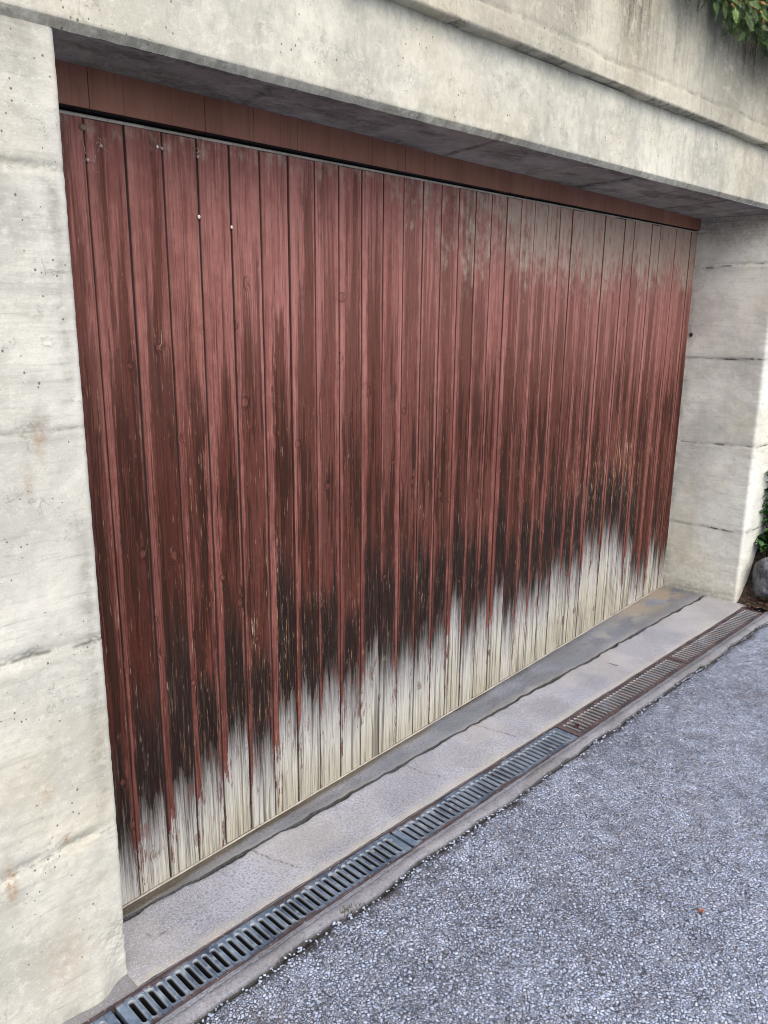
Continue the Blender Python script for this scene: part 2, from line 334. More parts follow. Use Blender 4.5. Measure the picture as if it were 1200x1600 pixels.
def asphalt():
    k = NT('worn_asphalt'); P = k.obj()
    wv = k.n('VectorMath', {0: P, 1: k.scale(k.n('TexNoise', {'Vector': P, 'Scale': 120.0, 'Detail': 2.0}, out=1), (.006, .006, .006))}, operation='ADD')
    F = k.scale(wv, (1, 1, .6))
    v1 = k.n('TexVoronoi', {'Vector': F, 'Scale': 112.0}); n1 = v1.node; e1 = k.voro(F, 112., 0, 'DISTANCE_TO_EDGE')
    v2 = k.n('TexVoronoi', {'Vector': k.scale(F, (1, 1, 1), (3, 1, 2)), 'Scale': 210.0}); n2 = v2.node; e2 = k.voro(k.scale(F, (1, 1, 1), (3, 1, 2)), 210., 0, 'DISTANCE_TO_EDGE')
    r1 = k.xyz(n1.outputs[1]); r2 = k.xyz(n2.outputs[1])
    pick = k.math('GREATER_THAN', r1[2], .36)              # big chips against fine binder
    cl = k.noise(P, 1.6, 4, .6); cm = k.noise(P, 9, 3, .6)
    g1 = k.add(.385, k.mul(r1[0], .17)); g2 = k.add(.33, k.mul(r2[0], .20))
    g = k.add(k.mul(g1, pick), k.mul(g2, k.sub(1., pick)))
    ed = k.add(k.mul(k.sm(e1, .015, .15), pick), k.mul(k.sm(e2, .015, .17), k.sub(1., pick)))
    g = k.mul(g, k.add(.20, k.mul(ed, .80)))
    g = k.mul(g, k.add(.86, k.mul(k.sm(cl, .3, .7), .40))); g = k.mul(g, k.add(.80, k.mul(k.sm(k.noise(P, 14, 5, .7), .35, .65), .38)))
    c = k.mix(1., k.n('CombineColor', {0: g, 1: g, 2: g}), k.mix(r1[1], (.84, 1.0, 1.32), (1.0, 1.06, 1.22)), 'MULTIPLY')
    c = k.mix(k.mul(k.sm(k.noise(k.scale(P, (1, 1, 1), (4, 4, 0)), 2.6, 5, .65), .53, .68), .42), c, (.17, .15, .155))
    c = k.mix(k.mul(k.attr('dark'), k.sm(cm, .3, .6)), c, (.05, .042, .04))
    hgt = k.add(k.mul(k.mul(ed, pick), k.add(.5, r1[1])), k.mul(k.mul(ed, k.sub(1., pick)), k.mul(r2[1], .6)))
    tilt = k.mul(v1, -.5)
    H = k.add(hgt, k.add(tilt, k.mul(k.noise(P, 500, 2), .3)))
    return k.fin(c, .8, k.bump(H, 1.0, .008), spec=.22)
M['asphalt'] = asphalt()

def leafmat(name, a, b, rough=.35, tr=.15):
    k = NT(name); P = k.obj(); n = k.noise(P, 18, 3); n2 = k.noise(P, 160, 2)
    rr = k.n('NewGeometry', out=8)
    c = k.mix(k.sm(k.add(k.mul(n, .5), k.mul(rr, .5)), .3, .7), a, b); c = k.mix(k.mul(n2, .3), c, tuple(q * .5 for q in a))
    m_ = k.fin(c, rough, spec=.5)
    k.setin(k.p.inputs['Transmission Weight'], 0.0)
    return m_
M['leaf'] = leafmat('glossy_leaf', (.03, .085, .025), (.075, .17, .05))
M['conif'] = leafmat('conifer_green', (.018, .055, .010), (.085, .16, .03), .6)
M['coniftip'] = leafmat('conifer_orange_tips', (.30, .13, .03), (.42, .25, .07), .7)
M['conifyel'] = leafmat('conifer_fresh', (.10, .20, .04), (.20, .30, .06), .6)
M['bark'] = leafmat('bark', (.05, .035, .025), (.09, .065, .045), .9)
M['litter'] = leafmat('dry_litter', (.07, .035, .02), (.20, .10, .055), .9)
M['moss'] = leafmat('moss', (.035, .05, .015), (.09, .11, .03), .9)
M['twig'] = leafmat('dry_twig', (.16, .11, .09), (.28, .19, .15), .9)
M['redleaf'] = leafmat('red_dry_leaf', (.28, .10, .05), (.42, .18, .10), .8)
k = NT('soil'); P = k.obj(); nn = k.noise(P, 40, 5, .7)
M['soil'] = k.fin(k.mix(k.sm(nn, .35, .65), (.018, .013, .010), (.075, .05, .035)), .95, k.bump(nn, .9, .02))
k = NT('rock'); P = k.obj(); nn = k.noise(P, 7, 6, .7); n2 = k.noise(P, 60, 4, .7)
M['rock'] = k.fin(k.mix(k.mul(k.sm(n2, .5, .7), .6), k.mix(k.sm(nn, .38, .62), (.10, .105, .12), (.34, .35, .38)), (.05, .05, .06)), .9, k.bump(k.add(nn, k.mul(n2, .6)), 1.0, .05), spec=.15)
k = NT('cocoon_white'); M['white'] = k.fin((.72, .66, .62), .8)
k = NT('web_grey'); M['web'] = k.fin((.40, .33, .29), .9)
k = NT('mud'); M['mud'] = k.fin((.22, .16, .11), .95)
k = NT('dark_red_blob'); M['blob'] = k.fin((.035, .008, .008), .35)

# ------------------------------------------------------------------ numbers from the photograph
KD = 0.0586; WD = 3.9085; DF = -0.4525; HS = 2.196
def doory(x): return KD * (x - WD)

# ------------------------------------------------------------------ concrete wall (one cast structure with parts)
JZ = [0.43, 0.93, 1.425, 1.94]
def joint_disp(h, z, seed, wide):
    """formwork joints: h is the horizontal coordinate; returns (relief, dark, pit)"""
    rel = 0; dark = 0; pit = 0
    for i, j in enumerate(JZ):
        jz = j + (fbm(h * 3, h * 0 + i, seed + i) - .5) * .03
        dd = z - jz; wd = wide[i]
        m_ = np.exp(-(dd / (.004 + .012 * wd)) ** 2)
        amt = sstep(.3, .6, fbm(h * 14, z * 10, seed + 40 + i)) * .7 + .3
        rel = rel - m_ * amt * (.003 + .007 * wd)
        rel = rel + np.where(dd < 0, 1, 0) * np.exp(-(dd / .05) ** 2) * .004 * wd
        line = np.exp(-(dd / .003) ** 2) * sstep(.34, .55, fbm(h * 22, h * 0 + 3 * i, seed + 9))
        dark = np.maximum(dark, line * (.9 if wd < .5 else .8))
        dark = np.maximum(dark, np.exp(-(dd / (.016 + .012 * wd)) ** 2) * .20 * amt)
        pit = np.maximum(pit, m_ * wd * amt)
    return rel, dark, pit
def stretch(a, b, step, lo, hi, big):
    """coordinates from a to b: fine between lo and hi, coarse elsewhere"""
    out = [a]
    while out[-1] < b - 1e-6:
        c = out[-1]; s_ = step if lo - 1e-6 <= c < hi else big
        if c < lo: s_ = min(s_, max(lo - c, step))
        out.append(min(c + s_, b))
    return np.array(out)
wall = empty('concrete_wall', (0, DF, 0)); tag(wall, 'board-marked pale concrete retaining wall framing the red garage door', 'wall')
def wpart(name, v, f, mat, attrs, label=None):
    v = np.asarray(v).copy(); v[:, 1] -= DF
    o = mesh(name, v, f, mat, wall, True, attrs)
    if label: o['label'] = label
    return o
def vert_sheet(path, nrm, zs, fn):
    """path (n,2) plan points, nrm (n,2) plan normals; fn(h, z, px, py) -> disp, dark, rust, pit, pale"""
    path = np.asarray(path); nrm = np.asarray(nrm)
    seg = np.r_[0, np.cumsum(np.hypot(*np.diff(path, axis=0).T))]
    Hh, Z = np.meshgrid(seg, zs, indexing='ij')
    PX = np.repeat(path[:, :1], len(zs), 1); PY = np.repeat(path[:, 1:], len(zs), 1)
    NX = np.repeat(nrm[:, :1], len(zs), 1); NY = np.repeat(nrm[:, 1:], len(zs), 1)
    D, dk, ru, pi_, pa = fn(Hh, Z, PX, PY)
    v = np.stack([PX + NX * D, PY + NY * D, Z], -1).reshape(-1, 3)
    return v, gridfaces(len(path), len(zs)), dict(dark=dk, rust=ru, pit=pi_, pale=pa)
def blob(h, z, h0, z0, rh, rz): return np.exp(-((h - h0) / rh) ** 2 - ((z - z0) / rz) ** 2)

# left pillar: front face, worn corner, reveal
xs = stretch(-4.0, -.014, .005, -.42, 0, .25)
cor = [(-.014 + .014 * math.sin(a), DF + .014 - .014 * math.cos(a)) for a in np.linspace(.25, math.pi / 2, 5)]
corn = [(math.sin(a), -math.cos(a)) for a in np.linspace(.25, math.pi / 2, 5)]
ys = stretch(DF + .016, .12, .02, DF, .2, .05)
path = [(x, DF) for x in xs] + cor + [(0, y) for y in ys]
nr = [(0, -1)] * len(xs) + corn + [(1, 0)] * len(ys)
zs = stretch(-.06, HS, .006, -.06, 2.3, .1)
def f_left(h, z, px, py):
    q = px - py
    rel, dark, pit = joint_disp(q, z, 3, [1.0, 1.0, .12, .45])
    D = rel + (fbm(q * 1.7, z * 1.7, 5) - .5) * .008 + (fbm(q * 14, z * 18, 6) - .5) * .0028 + (fbm(q * 60, z * 70, 8, 3) - .5) * .0022
    edge = np.exp(-((px) / .05) ** 2) * (py < DF + .03)
    D = D * (1 - .85 * edge) + edge * (fbm(px * 45, z * 60, 12, 6) - .62) * .0022
    # swollen, broken foot
    foot = sstep(.16, -.02, z) * sstep(-.02, -.10, px) ; D = D + foot * (.030 + .02 * (fbm(q * 12, z * 12, 21) - .5))
    ch = blob(px, z, -.02, .10, .05, .09); D = D - ch * .012 * fbm(px * 40, z * 40, 23); pit = np.maximum(pit, ch * .8)
    lump = blob(px, z, -.06, .33, .05, .06); D = D - lump * .006 * fbm(px * 50, z * 50, 25)
    dark = np.maximum(dark, np.exp(-((px + .03) / .022) ** 2) * (py < DF + .01) * .34 * sstep(.42, .56, fbm(px * 8, z * 7, 31)) * sstep(.3, .6, z))
    dark = np.maximum(dark, blob(px, z, -.115, 1.43, .035, .03) * .6)
    dark = np.maximum(dark, sstep(2.25, 1.95, z) * sstep(1.6, 1.95, z) * .22 * sstep(.4, .62, fbm(q * 7, z * 7, 33)))
    dark = np.maximum(dark, .22 * sstep(1.3, 1.8, z) * sstep(.45, .65, fbm(q * 5, z * 4, 36)))
    dark = np.maximum(dark, sstep(2.04, 2.17, z) * .35 * sstep(.35, .6, fbm(q * 9, z * 9, 37)))
    dark = np.maximum(dark, sstep(.05, .0, z) * .3)
    rust = blob(px, z, -.105, 1.40, .012, .035) * .6 + blob(px, z, -.135, 1.32, .007, .025) * .9 + blob(px, z, -.262, .41, .012, .05) * .8 + blob(px, z, -.13, .462, .01, .012) + blob(px, z, -.16, .60, .012, .02) * .5
    rust = rust + blob(px, z, -.16, .16, .07, .10) * .25
    pale = sstep(.5, .0, z) * .0 + edge * .35 * sstep(.45, .6, fbm(px * 30, z * 12, 44))
    return D, dark, rust, pit, pale
v, f, a = vert_sheet(path, nr, zs, f_left)
wpart('pillar', v, f, M['pillar'], a, 'left concrete pillar, nearest the viewer')

# right pillar: reveal beside the door, worn corner, front face running on
ys = stretch(.12, DF + .018, -.006, 0, 0, 0) if False else np.linspace(.12, DF + .014, 90)
xr = lambda y: WD + (y / DF) * .010 + .0
cor = [(WD + .010 + .014 * (1 - math.cos(a)), DF + .014 * (1 - math.sin(a))) for a in np.linspace(.2, math.pi / 2, 5)]
corn = [(-math.cos(a), -math.sin(a)) for a in np.linspace(.2, math.pi / 2, 5)]
xs = stretch(WD + .028, 9.0, .008, 3.9, 4.5, .3)
path = [(xr(y), y) for y in ys] + cor + [(x, DF) for x in xs]
nr = [(-1, 0)] * len(ys) + corn + [(0, -1)] * len(xs)
zs2 = stretch(-.06, HS, .007, -.06, 2.3, .1)
def f_right(h, z, px, py):
    q = px - py
    rel, dark, pit = joint_disp(q, z, 53, [.25, .15, .1, .15])
    rel = rel * .8
    D = rel + (fbm(q * 1.7, z * 1.7, 55) - .5) * .010 + (fbm(q * 12, z * 22, 56) - .5) * .004
    # each lift of the formwork steps a little
    D = D + np.select([z < .43, z < .93, z < 1.425, z < 1.94], [.000, .003, .001, .004], .0)
    cr = (py < DF + .06) & (px < WD + .05)
    edge = np.exp(-((py - DF) / .03) ** 2) * (px < WD + .03)
    D = D + edge * (fbm(z * 45, z * 0, 61) - .6) * .006
    dark = dark * 1.3
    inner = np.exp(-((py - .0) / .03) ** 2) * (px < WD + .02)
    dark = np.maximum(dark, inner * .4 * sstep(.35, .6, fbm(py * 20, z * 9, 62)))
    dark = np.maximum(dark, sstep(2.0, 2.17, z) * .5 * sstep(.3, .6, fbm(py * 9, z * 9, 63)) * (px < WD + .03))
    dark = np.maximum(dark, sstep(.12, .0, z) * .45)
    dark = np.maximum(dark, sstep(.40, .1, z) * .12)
    rust = sstep(.5, .15, z) * .12 * (px < WD + .03) + sstep(1.95, 2.1, z) * .15 * sstep(.4, .7, fbm(py * 7, z * 3, 65))
    pale = edge * .4
    return D, dark, rust, pit, pale
v, f, a = vert_sheet(path, nr, zs2, f_right)
wpart('pillar', v, f[:, ::-1].copy(), M['reveal'], a, 'right concrete pillar with joint lines beside the door')

# beam: swept along x; fascia with chamfered drip, then projecting upper wall
def horiz_sheet(prof, xs, fn):
    prof = np.asarray(prof)
    T = np.gradient(prof, axis=0); n_ = np.stack([T[:, 1], -T[:, 0]], 1); n_ /= np.linalg.norm(n_, axis=1)[:, None] + 1e-9
    X, J = np.meshgrid(xs, np.arange(len(prof)), indexing='ij')
    PY = prof[J, 0]; PZ = prof[J, 1]; NY = n_[J, 0]; NZ = n_[J, 1]
    D, dk, ru, pi_, pa = fn(X, PY, PZ)
    v = np.stack([X, PY - NY * D, PZ - NZ * D], -1).reshape(-1, 3)
    return v, gridfaces(len(xs), len(prof)), dict(dark=dk, rust=ru, pit=pi_, pale=pa)
xb = stretch(-4, 9, .010, -.4, 4.2, .3)
CY, CZ = DF - .015, 2.213; GZ = 2.461; UY = CY - .040
fascia = [(DF + .0, HS), (DF - .001, HS + .001), (DF - .007, HS + .008), (CY + .001, CZ - .001), (CY, CZ + .0005)] + [(CY, z) for z in np.linspace(CZ + .006, GZ, 34)]
def wander(X, sd): return (fbm(X * 1.3, X * 0, sd) - .5) * .012 + (fbm(X * 14, X * 0, sd + 3) - .5) * .005
def f_fascia(X, PY, PZ):
    D = (fbm(X * 1.5, PZ * 1.5, 71) - .5) * .010 + (fbm(X * 30, PZ * 25, 72) - .5) * .004
    D = D + np.exp(-((PZ - HS) / .012) ** 2) * wander(X, 75) * .6
    seam = np.exp(-((X - 2.735) / .003) ** 2); D = D - seam * .004
    dark = np.maximum(seam * .25, (PZ < CZ) * .42)  # chamfer darkened evenly: painted shade together with a mossy stain
    dark = np.maximum(dark, sstep(GZ - .03, GZ, PZ) * .35 * sstep(.35, .6, fbm(X * 6, PZ * 3, 76)))
    dark = np.maximum(dark, .16 * sstep(.5, .7, fbm(X * 9, PZ * 2.5, 77)))
    rust = .10 * sstep(.5, .7, fbm(X * 3, PZ * 3, 78))
    return D, dark, rust, PZ * 0, .25 * sstep(.45, .6, fbm(X * 2.4, PZ * 5, 79))
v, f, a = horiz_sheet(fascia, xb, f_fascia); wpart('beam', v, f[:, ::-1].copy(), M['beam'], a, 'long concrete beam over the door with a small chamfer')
upper = [(CY + .05, GZ - .001), (CY + .012, GZ - .0005), (CY, GZ), (CY - .010, GZ + .001), (CY - .03, GZ + .001), (UY, GZ + .003), (UY, GZ + .012)] + [(UY, z) for z in np.linspace(GZ + .024, 2.98, 60)] + [(UY + .02, 3.0), (DF + .2, 3.01)]
def f_up(X, PY, PZ):
    D = (fbm(X * 1.5, PZ * 1.5, 81) - .5) * .012 + (fbm(X * 40, PZ * 6, 82) - .5) * .006
    D = D + np.exp(-((PZ - GZ) / .014) ** 2) * wander(X, 85) * .9
    ln = np.exp(-((PZ - (GZ + .075 + .02 * (fbm(X * 2, X * 0, 86) - .5))) / .005) ** 2)
    seam = np.exp(-((X - 2.70) / .004) ** 2); D = D - seam * .004 - ln * .004
    up = PZ > GZ + .006
    dark = np.maximum(ln * .5 * sstep(.35, .6, fbm(X * 20, PZ * 0, 87)), seam * .3)
    st = sstep(.52, .72, fbm(X * 11, PZ * .8, 88)) * sstep(GZ + .05, 2.85, PZ) * .5
    st = np.maximum(st, (blob(X, PZ, 2.12, 2.85, .15, .26) * 1.3 + blob(X, PZ, 1.70, 2.8, .10, .15)) * (.2 + .9 * fbm(X * 26, PZ * 2, 89)) * 1.1)
    st = np.maximum(st, (blob(X, PZ, 3.10, 2.86, .30, .16)) * 1.2 * (.4 + .6 * fbm(X * 26, PZ * 2, 90)))
    st = np.maximum(st, (blob(X, PZ, 3.7, 2.7, .35, .30)) * .8 * fbm(X * 26, PZ * 2, 91))
    dark = np.maximum(dark, st * up)
    band = (~up) | (PZ < GZ + .006)
    dark = np.maximum(dark, np.where(PZ < GZ + .004, .10 + .6 * sstep(.5, .75, fbm(X * 9, X * 0, 92)), 0))  # underside of the step: even painted shade plus stain patches
    return D, dark, .12 * sstep(.5, .7, fbm(X * 3, PZ * 3, 93)), PZ * 0, PZ * 0
v, f, a = horiz_sheet(upper, xb, f_up); wpart('parapet', v, f[:, ::-1].copy(), M['upper'], a, 'streaked upper part of the wall, stepping forward above the beam')
sof = [(y, HS) for y in np.linspace(.2, DF, 50)]
def f_sof(X, PY, PZ):
    D = (fbm(X * 2, PY * 5, 101) - .5) * .008 + (fbm(X * 16, PY * 16, 102) - .5) * .003
    D = D * sstep(DF, DF + .05, PY)
    dk = X * 0
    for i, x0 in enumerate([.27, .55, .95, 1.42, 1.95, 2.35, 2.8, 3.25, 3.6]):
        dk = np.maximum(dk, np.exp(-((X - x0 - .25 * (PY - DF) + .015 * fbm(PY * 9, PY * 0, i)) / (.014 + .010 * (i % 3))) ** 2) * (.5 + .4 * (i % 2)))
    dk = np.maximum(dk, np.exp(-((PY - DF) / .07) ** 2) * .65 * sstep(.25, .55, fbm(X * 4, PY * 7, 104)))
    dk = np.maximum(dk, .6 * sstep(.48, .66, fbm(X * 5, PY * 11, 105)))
    return D, dk, X * 0, X * 0, X * 0
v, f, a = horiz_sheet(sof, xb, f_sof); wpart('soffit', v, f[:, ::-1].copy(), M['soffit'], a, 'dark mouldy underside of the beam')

# dark garage behind the door
g = MB(); g.add([(0, .12, 0), (WD, .12, 0), (WD, 5, 0), (0, 5, 0), (0, .12, 2.4), (WD, .12, 2.4), (WD, 5, 2.4), (0, 5, 2.4)],
                [(0, 1, 2, 3), (7, 6, 5, 4), (1, 5, 6, 2), (2, 6, 7, 3), (3, 7, 4, 0)])
tag(g.build('garage_interior', M['void']), kind='structure')
# terrace of soil behind the top of the wall
tv = []; xs_ = np.linspace(-6, 12, 60); ys_ = np.linspace(DF + .15, 9, 40)
X, Y = np.meshgrid(xs_, ys_, indexing='ij'); Z = 2.96 + (Y - DF) * .25 + fbm(X * 1.5, Y * 1.5, 7) * .15
tag(mesh('terrace', np.stack([X, Y, Z], -1).reshape(-1, 3), gridfaces(60, 40), M['soil'], None, True), kind='structure')

# ------------------------------------------------------------------ garage door
NB = 38; PW = .1046; X0 = .158 - 2 * PW
ang = math.atan(KD)
door = empty('garage_door', (WD, 0, 0), ang)
tag(door, 'wide weathered red garage door of vertical boards, bare white wood along its foot', 'garage door')
cosA = math.cos(ang)
ZB, ZT0, ZT1 = .004, 2.095, 2.122
bx = np.array([0, .125, .211, .315, .383, .451, .552, .688, .803, .893, 1.021, 1.14, 1.228, 1.38, 1.5, 1.628, 1.764, 1.907, 2.115, 2.396, 2.612, 2.695, 2.819, 2.954, 3.154, 3.373, 3.516, 3.787, 3.95])
bz = np.array([.27, .29, .31, .393, .384, .36, .37, .415, .418, .409, .438, .44, .471, .45, .468, .473, .449, .468, .444, .469, .484, .53, .56, .58, .54, .36, .30, .32, .32])
kn = np.random.default_rng(11); knots = [(kn.uniform(0, 3.9), kn.uniform(.05, 1.75), kn.uniform(.008, .015), kn.uniform(.009, .020)) for _ in range(60)]
knots += [(.24, 1.03, .012, .016), (.90, .70, .014, .015), (1.16, .36, .013, .022), (1.55, .98, .012, .02), (2.62, .14, .013, .02), (.47, 1.62, .014, .012), (.37, 1.33, .012, .012)]
V = []; F = []; A = {q: [] for q in ('u', 'rnd', 'rnd2', 'bare', 'dust', 'soot', 'knot', 'flake')}; off = 0
zz = np.linspace(0, 1, 300)
br = np.random.default_rng(5)
for b in range(NB):
    xa = X0 + b * PW; xb_ = xa + PW
    if xa > WD + .02 or xb_ < -.02: continue
    g0 = .0012 + br.random() * .0012; dep = br.normal() * .0008
    us = np.r_[g0, g0 + .0004, g0 + .0022, np.linspace(.006, PW - .006, 23), PW - g0 - .0022, PW - g0 - .0004, PW - g0]
    hs = np.r_[-.012, -.0022, 0, np.zeros(23), 0, -.0022, -.012]
    cup = br.normal() * .0009
    r1, r2 = br.random(), br.random()
    jit = br.normal() * .040
    U, T = np.meshgrid(us, zz, indexing='ij'); Hh = np.repeat(hs[:, None], len(zz), 1)
    xw = xa + U
    zt = ZT0 + (ZT1 - ZT0) * xw / WD
    Z = ZB + (br.normal() * .0012) + T * (zt - ZB)
    un = (U / PW)
    Hh = Hh + dep + cup * (2 * un - 1) ** 2 + (fbm(xw * 40 + b * 9, Z * 1.5, 3) - .5) * .0016
    xl = (xw - WD) / cosA
    xl = np.minimum(xl, .004)
    V.append(np.stack([xl, -Hh, Z], -1).reshape(-1, 3)); F.append(gridfaces(len(us), len(zz), off)); off += U.size
    bnd = np.interp(xw, bx, bz) + jit
    A['u'].append(un.ravel()); A['rnd'].append(np.full(U.size, r1)); A['rnd2'].append(np.full(U.size, r2))
    A['bare'].append((bnd - Z).ravel())
    above = Z - bnd
    span = .36 + .45 * vn(np.full_like(xw, b * 3.7), xw * 0, 9)
    soot = sstep(span, .04, above) * sstep(-.2, -.02, above) * (.80 + .2 * sstep(3.6, 3.2, xw)) * (1 - .5 * sstep(3.25, 3.5, xw)) * (.8 + .2 * sstep(.1, .5, xw))
    A['soot'].append(soot.ravel())
    dl = sstep(1.50, 2.02, Z + .25 * (fbm(xw * 9, Z * 2, 15) - .5)) * sstep(.5, 2.4, xw + .8 * (fbm(xw * 3, Z * 3, 16) - .5))
    dl = np.maximum(dl, sstep(1.95, 2.1, Z) * .6)
    A['dust'].append(dl.ravel())
    kk = np.zeros_like(Z)
    for (kx, kz, ka, kb) in knots:
        if abs(kx - xa - PW / 2) < PW: kk = np.maximum(kk, np.exp(-(((xw - kx) / ka) ** 2 + ((Z - kz) / kb) ** 2)) * (1 if xa < kx < xb_ else .0))
    A['knot'].append(kk.ravel())
    fl = .22 + .9 * blob(xw, Z, 3.0, .85, .55, .22) + .5 * blob(xw, Z, .65, .55, .3, .4) + .35 * blob(xw, Z, .37, 1.5, .12, .4)
    A['flake'].append(np.clip(fl, 0, 1).ravel())
mesh('board_panel', np.concatenate(V), np.concatenate(F)[:, ::-1].copy(), M['door'], door, True, {q: np.concatenate(v_) for q, v_ in A.items()})
L = WD / cosA
bk = MB(); bk.add([(-L, .006, ZB), (0, .006, ZB), (0, .006, ZT1), (-L, .006, ZT0), (-L, .05, ZB), (0, .05, ZB), (0, .05, ZT1), (-L, .05, ZT0)],
                  [(0, 1, 2, 3), (7, 6, 5, 4), (3, 2, 6, 7), (1, 0, 4, 5), (0, 3, 7, 4), (2, 1, 5, 6)]); bk.build('backing', M['void'], door)
def slope_bar(name, y0, y1, za0, za1, zb0, zb1, mat, parent, L=L):
    """bar along the door: za at the left end, zb at the right end"""
    n = 40; q = MB(); rows = []
    for i in range(n + 1):
        t = i / n; x = -L + L * t; j = random.uniform(-.0008, .0008)
        z0 = za0 + (zb0 - za0) * t; z1 = za1 + (zb1 - za1) * t
        rows.append([(x, y0 + j, z0), (x, y0 + j, z1 - .002), (x, y0 + .002 + j, z1), (x, y1, z1), (x, y1, z0)])
    vs = [p for r0 in rows for p in r0]; fs = []
    for i in range(n):
        for c_ in range(5):
            a_ = i * 5 + c_; b_ = i * 5 + (c_ + 1) % 5; fs.append((a_, a_ + 5, b_ + 5, b_))
    fs.append((4, 3, 2, 1, 0)); fs.append(tuple(n * 5 + q_ for q_ in range(5)))
    q.add(vs, fs); return q.build(name, mat, parent)
slope_bar('top_rail', -.002, .004, ZT0 + .0005, ZT0 + .008, ZT1 + .0005, ZT1 + .006, M['rail'], door)
slope_bar('bottom_rail', -.0075, -.003, .002, .0055, .002, .0055, M['rail'], door)
slope_bar('rubber_seal', -.001, .02, .0002, .0034, .0002, .0034, M['olive'], door)

# header board above the door
hdr = empty('header_board', (0, 0, 0)); tag(hdr, 'dark red painted header board between the door top and the concrete soffit', 'board')
yl, yr = -.262, -.014
q = MB(); gx = 0.0; n = 38
hy = lambda x: yl + (yr - yl) * x / WD
zb = lambda x: ZT0 + .0145 + (ZT1 + .011 - ZT0 - .0145) * x / WD
xx = 0.0; i = 0
while xx < WD:
    wdt = .16 * (1 + (i % 3 == 1) * 1.0); x2 = min(xx + wdt, WD); gp = .0005 if i % 5 == 1 else .00008; dj = random.uniform(-.0006, .0006)
    xs_ = [xx + gp, xx + gp + .0006, x2 - gp - .0006, x2 - gp]
    fr = [(xs_[0], hy(xs_[0]) + .004), (xs_[1], hy(xs_[1]) + dj), (xs_[2], hy(xs_[2]) + dj), (xs_[3], hy(xs_[3]) + .004)]
    vs = [(x, y, zb(x)) for x, y in fr] + [(x, y, HS + .01) for x, y in fr] + [(x, y + .03, zb(x)) for x, y in fr]
    q.add(vs, [(0, 1, 5, 4), (1, 2, 6, 5), (2, 3, 7, 6), (0, 8, 9, 1), (1, 9, 10, 2), (2, 10, 11, 3)])
    xx = x2; i += 1
q.build('boards', M['header'], hdr)
q = MB(); q.add([(0, yl + .005, zb(0)), (WD, yr + .005, zb(WD)), (WD, yr + .005, HS + .02), (0, yl + .005, HS + .02),
                 (0, yl + .06, zb(0)), (WD, yr + .06, zb(WD)), (WD, yr + .06, HS + .02), (0, yl + .06, HS + .02)],
                [(0, 1, 2, 3), (7, 6, 5, 4), (1, 0, 4, 5), (3, 2, 6, 7)]); q.build('backing', M['void'], hdr)
# sealing frame behind gap so no sky shows
q = MB(); q.box(-.0, WD + .0, .10, .115, 0, 2.3); q.build('frame', M['void'], hdr)

# ------------------------------------------------------------------ ground
def crk(x): return -.268 + (fbm(x * 2.0, x * 0, 201) - .5) * .008 + (fbm(x * 22, x * 0, 203, 5) - .5) * .014
def slab(name, xs, y0f, y1f, ny, fn, mat, edge=.05):
    """sheet between y0f(x) (front) and y1f(x) (back), with skirts"""
    xs = np.asarray(xs); t = np.linspace(0, 1, ny)
    X, T = np.meshgrid(xs, t, indexing='ij'); Y0 = y0f(X); Y1 = y1f(X); Y = Y0 + (Y1 - Y0) * T
    Z, at = fn(X, Y, T)
    v = [np.stack([X, Y, Z], -1)]
    # skirts
    o = mesh(name, np.stack([X, Y, Z], -1).reshape(-1, 3), gridfaces(len(xs), ny), mat, None, True, at)
    me = o.data; n0 = len(me.vertices)          # crisp skirts with vertices of their own
    bm = bmesh.new(); bm.from_mesh(me); bm.verts.ensure_lookup_table()
    ly = bm.verts.layers.float.get('dark'); lp = bm.verts.layers.float.get('pale'); lw = bm.verts.layers.float.get('warm')
    cos_ = [v_.co.copy() for v_ in bm.verts]
    for jj, sg in ((0, 1), (ny - 1, -1)):
        top = []; bot = []
        for i in range(len(xs)):
            c_ = cos_[i * ny + jj]; va = bm.verts.new(c_); vb = bm.verts.new((c_.x, c_.y + .002 * sg, c_.z - edge))
            for q_, dv_ in ((va, .75), (vb, 1.)): q_[ly] = dv_; q_[lp] = 0; q_[lw] = 0  # darkness of the open joints is painted onto the skirt sides
            top.append(va); bot.append(vb)
        for i in range(len(xs) - 1):
            fc = bm.faces.new((top[i], bot[i], bot[i + 1], top[i + 1]) if sg > 0 else (top[i], top[i + 1], bot[i + 1], bot[i])); fc.smooth = False
    bm.to_mesh(me); bm.free(); return o
xg = stretch(-.01, 3.93, .006, -.1, 4, .1)
def f_sill(X, Y, T):
    Z = (fbm(X * 3, Y * 3, 211) - .5) * .004 + (fbm(X * 40, Y * 40, 212) - .5) * .0015 - .0005
    Z = Z + np.exp(-(T / .16) ** 2) * .002 * fbm(X * 9, X * 0, 213)
    dy = doory(X) - Y
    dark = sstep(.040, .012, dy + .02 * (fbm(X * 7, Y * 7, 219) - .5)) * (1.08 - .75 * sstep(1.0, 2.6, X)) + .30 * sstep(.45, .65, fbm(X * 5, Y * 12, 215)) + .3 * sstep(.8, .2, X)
    warm = sstep(2.9, 3.4, X) * sstep(.40, .55, fbm(X * 5, Y * 9, 216)) * sstep(-.26, -.10, Y) * 1.0 + .8 * np.exp(-(dy / .05) ** 2) * sstep(2.2, 1.2, X) * .4
    pale = .4 * blob(X, Y, 3.05, -.16, .35, .05) * sstep(.5, .6, fbm(X * 11, Y * 16, 217)) + np.exp(-(T / .10) ** 2) * .45 * fbm(X * 12, Y * 12, 218)
    return Z, dict(dark=np.clip(dark, 0, 1), warm=np.clip(warm, 0, 1), pale=np.clip(pale, 0, 1))
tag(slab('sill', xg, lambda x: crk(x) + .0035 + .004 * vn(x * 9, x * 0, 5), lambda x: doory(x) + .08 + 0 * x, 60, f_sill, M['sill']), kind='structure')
YA = -.508
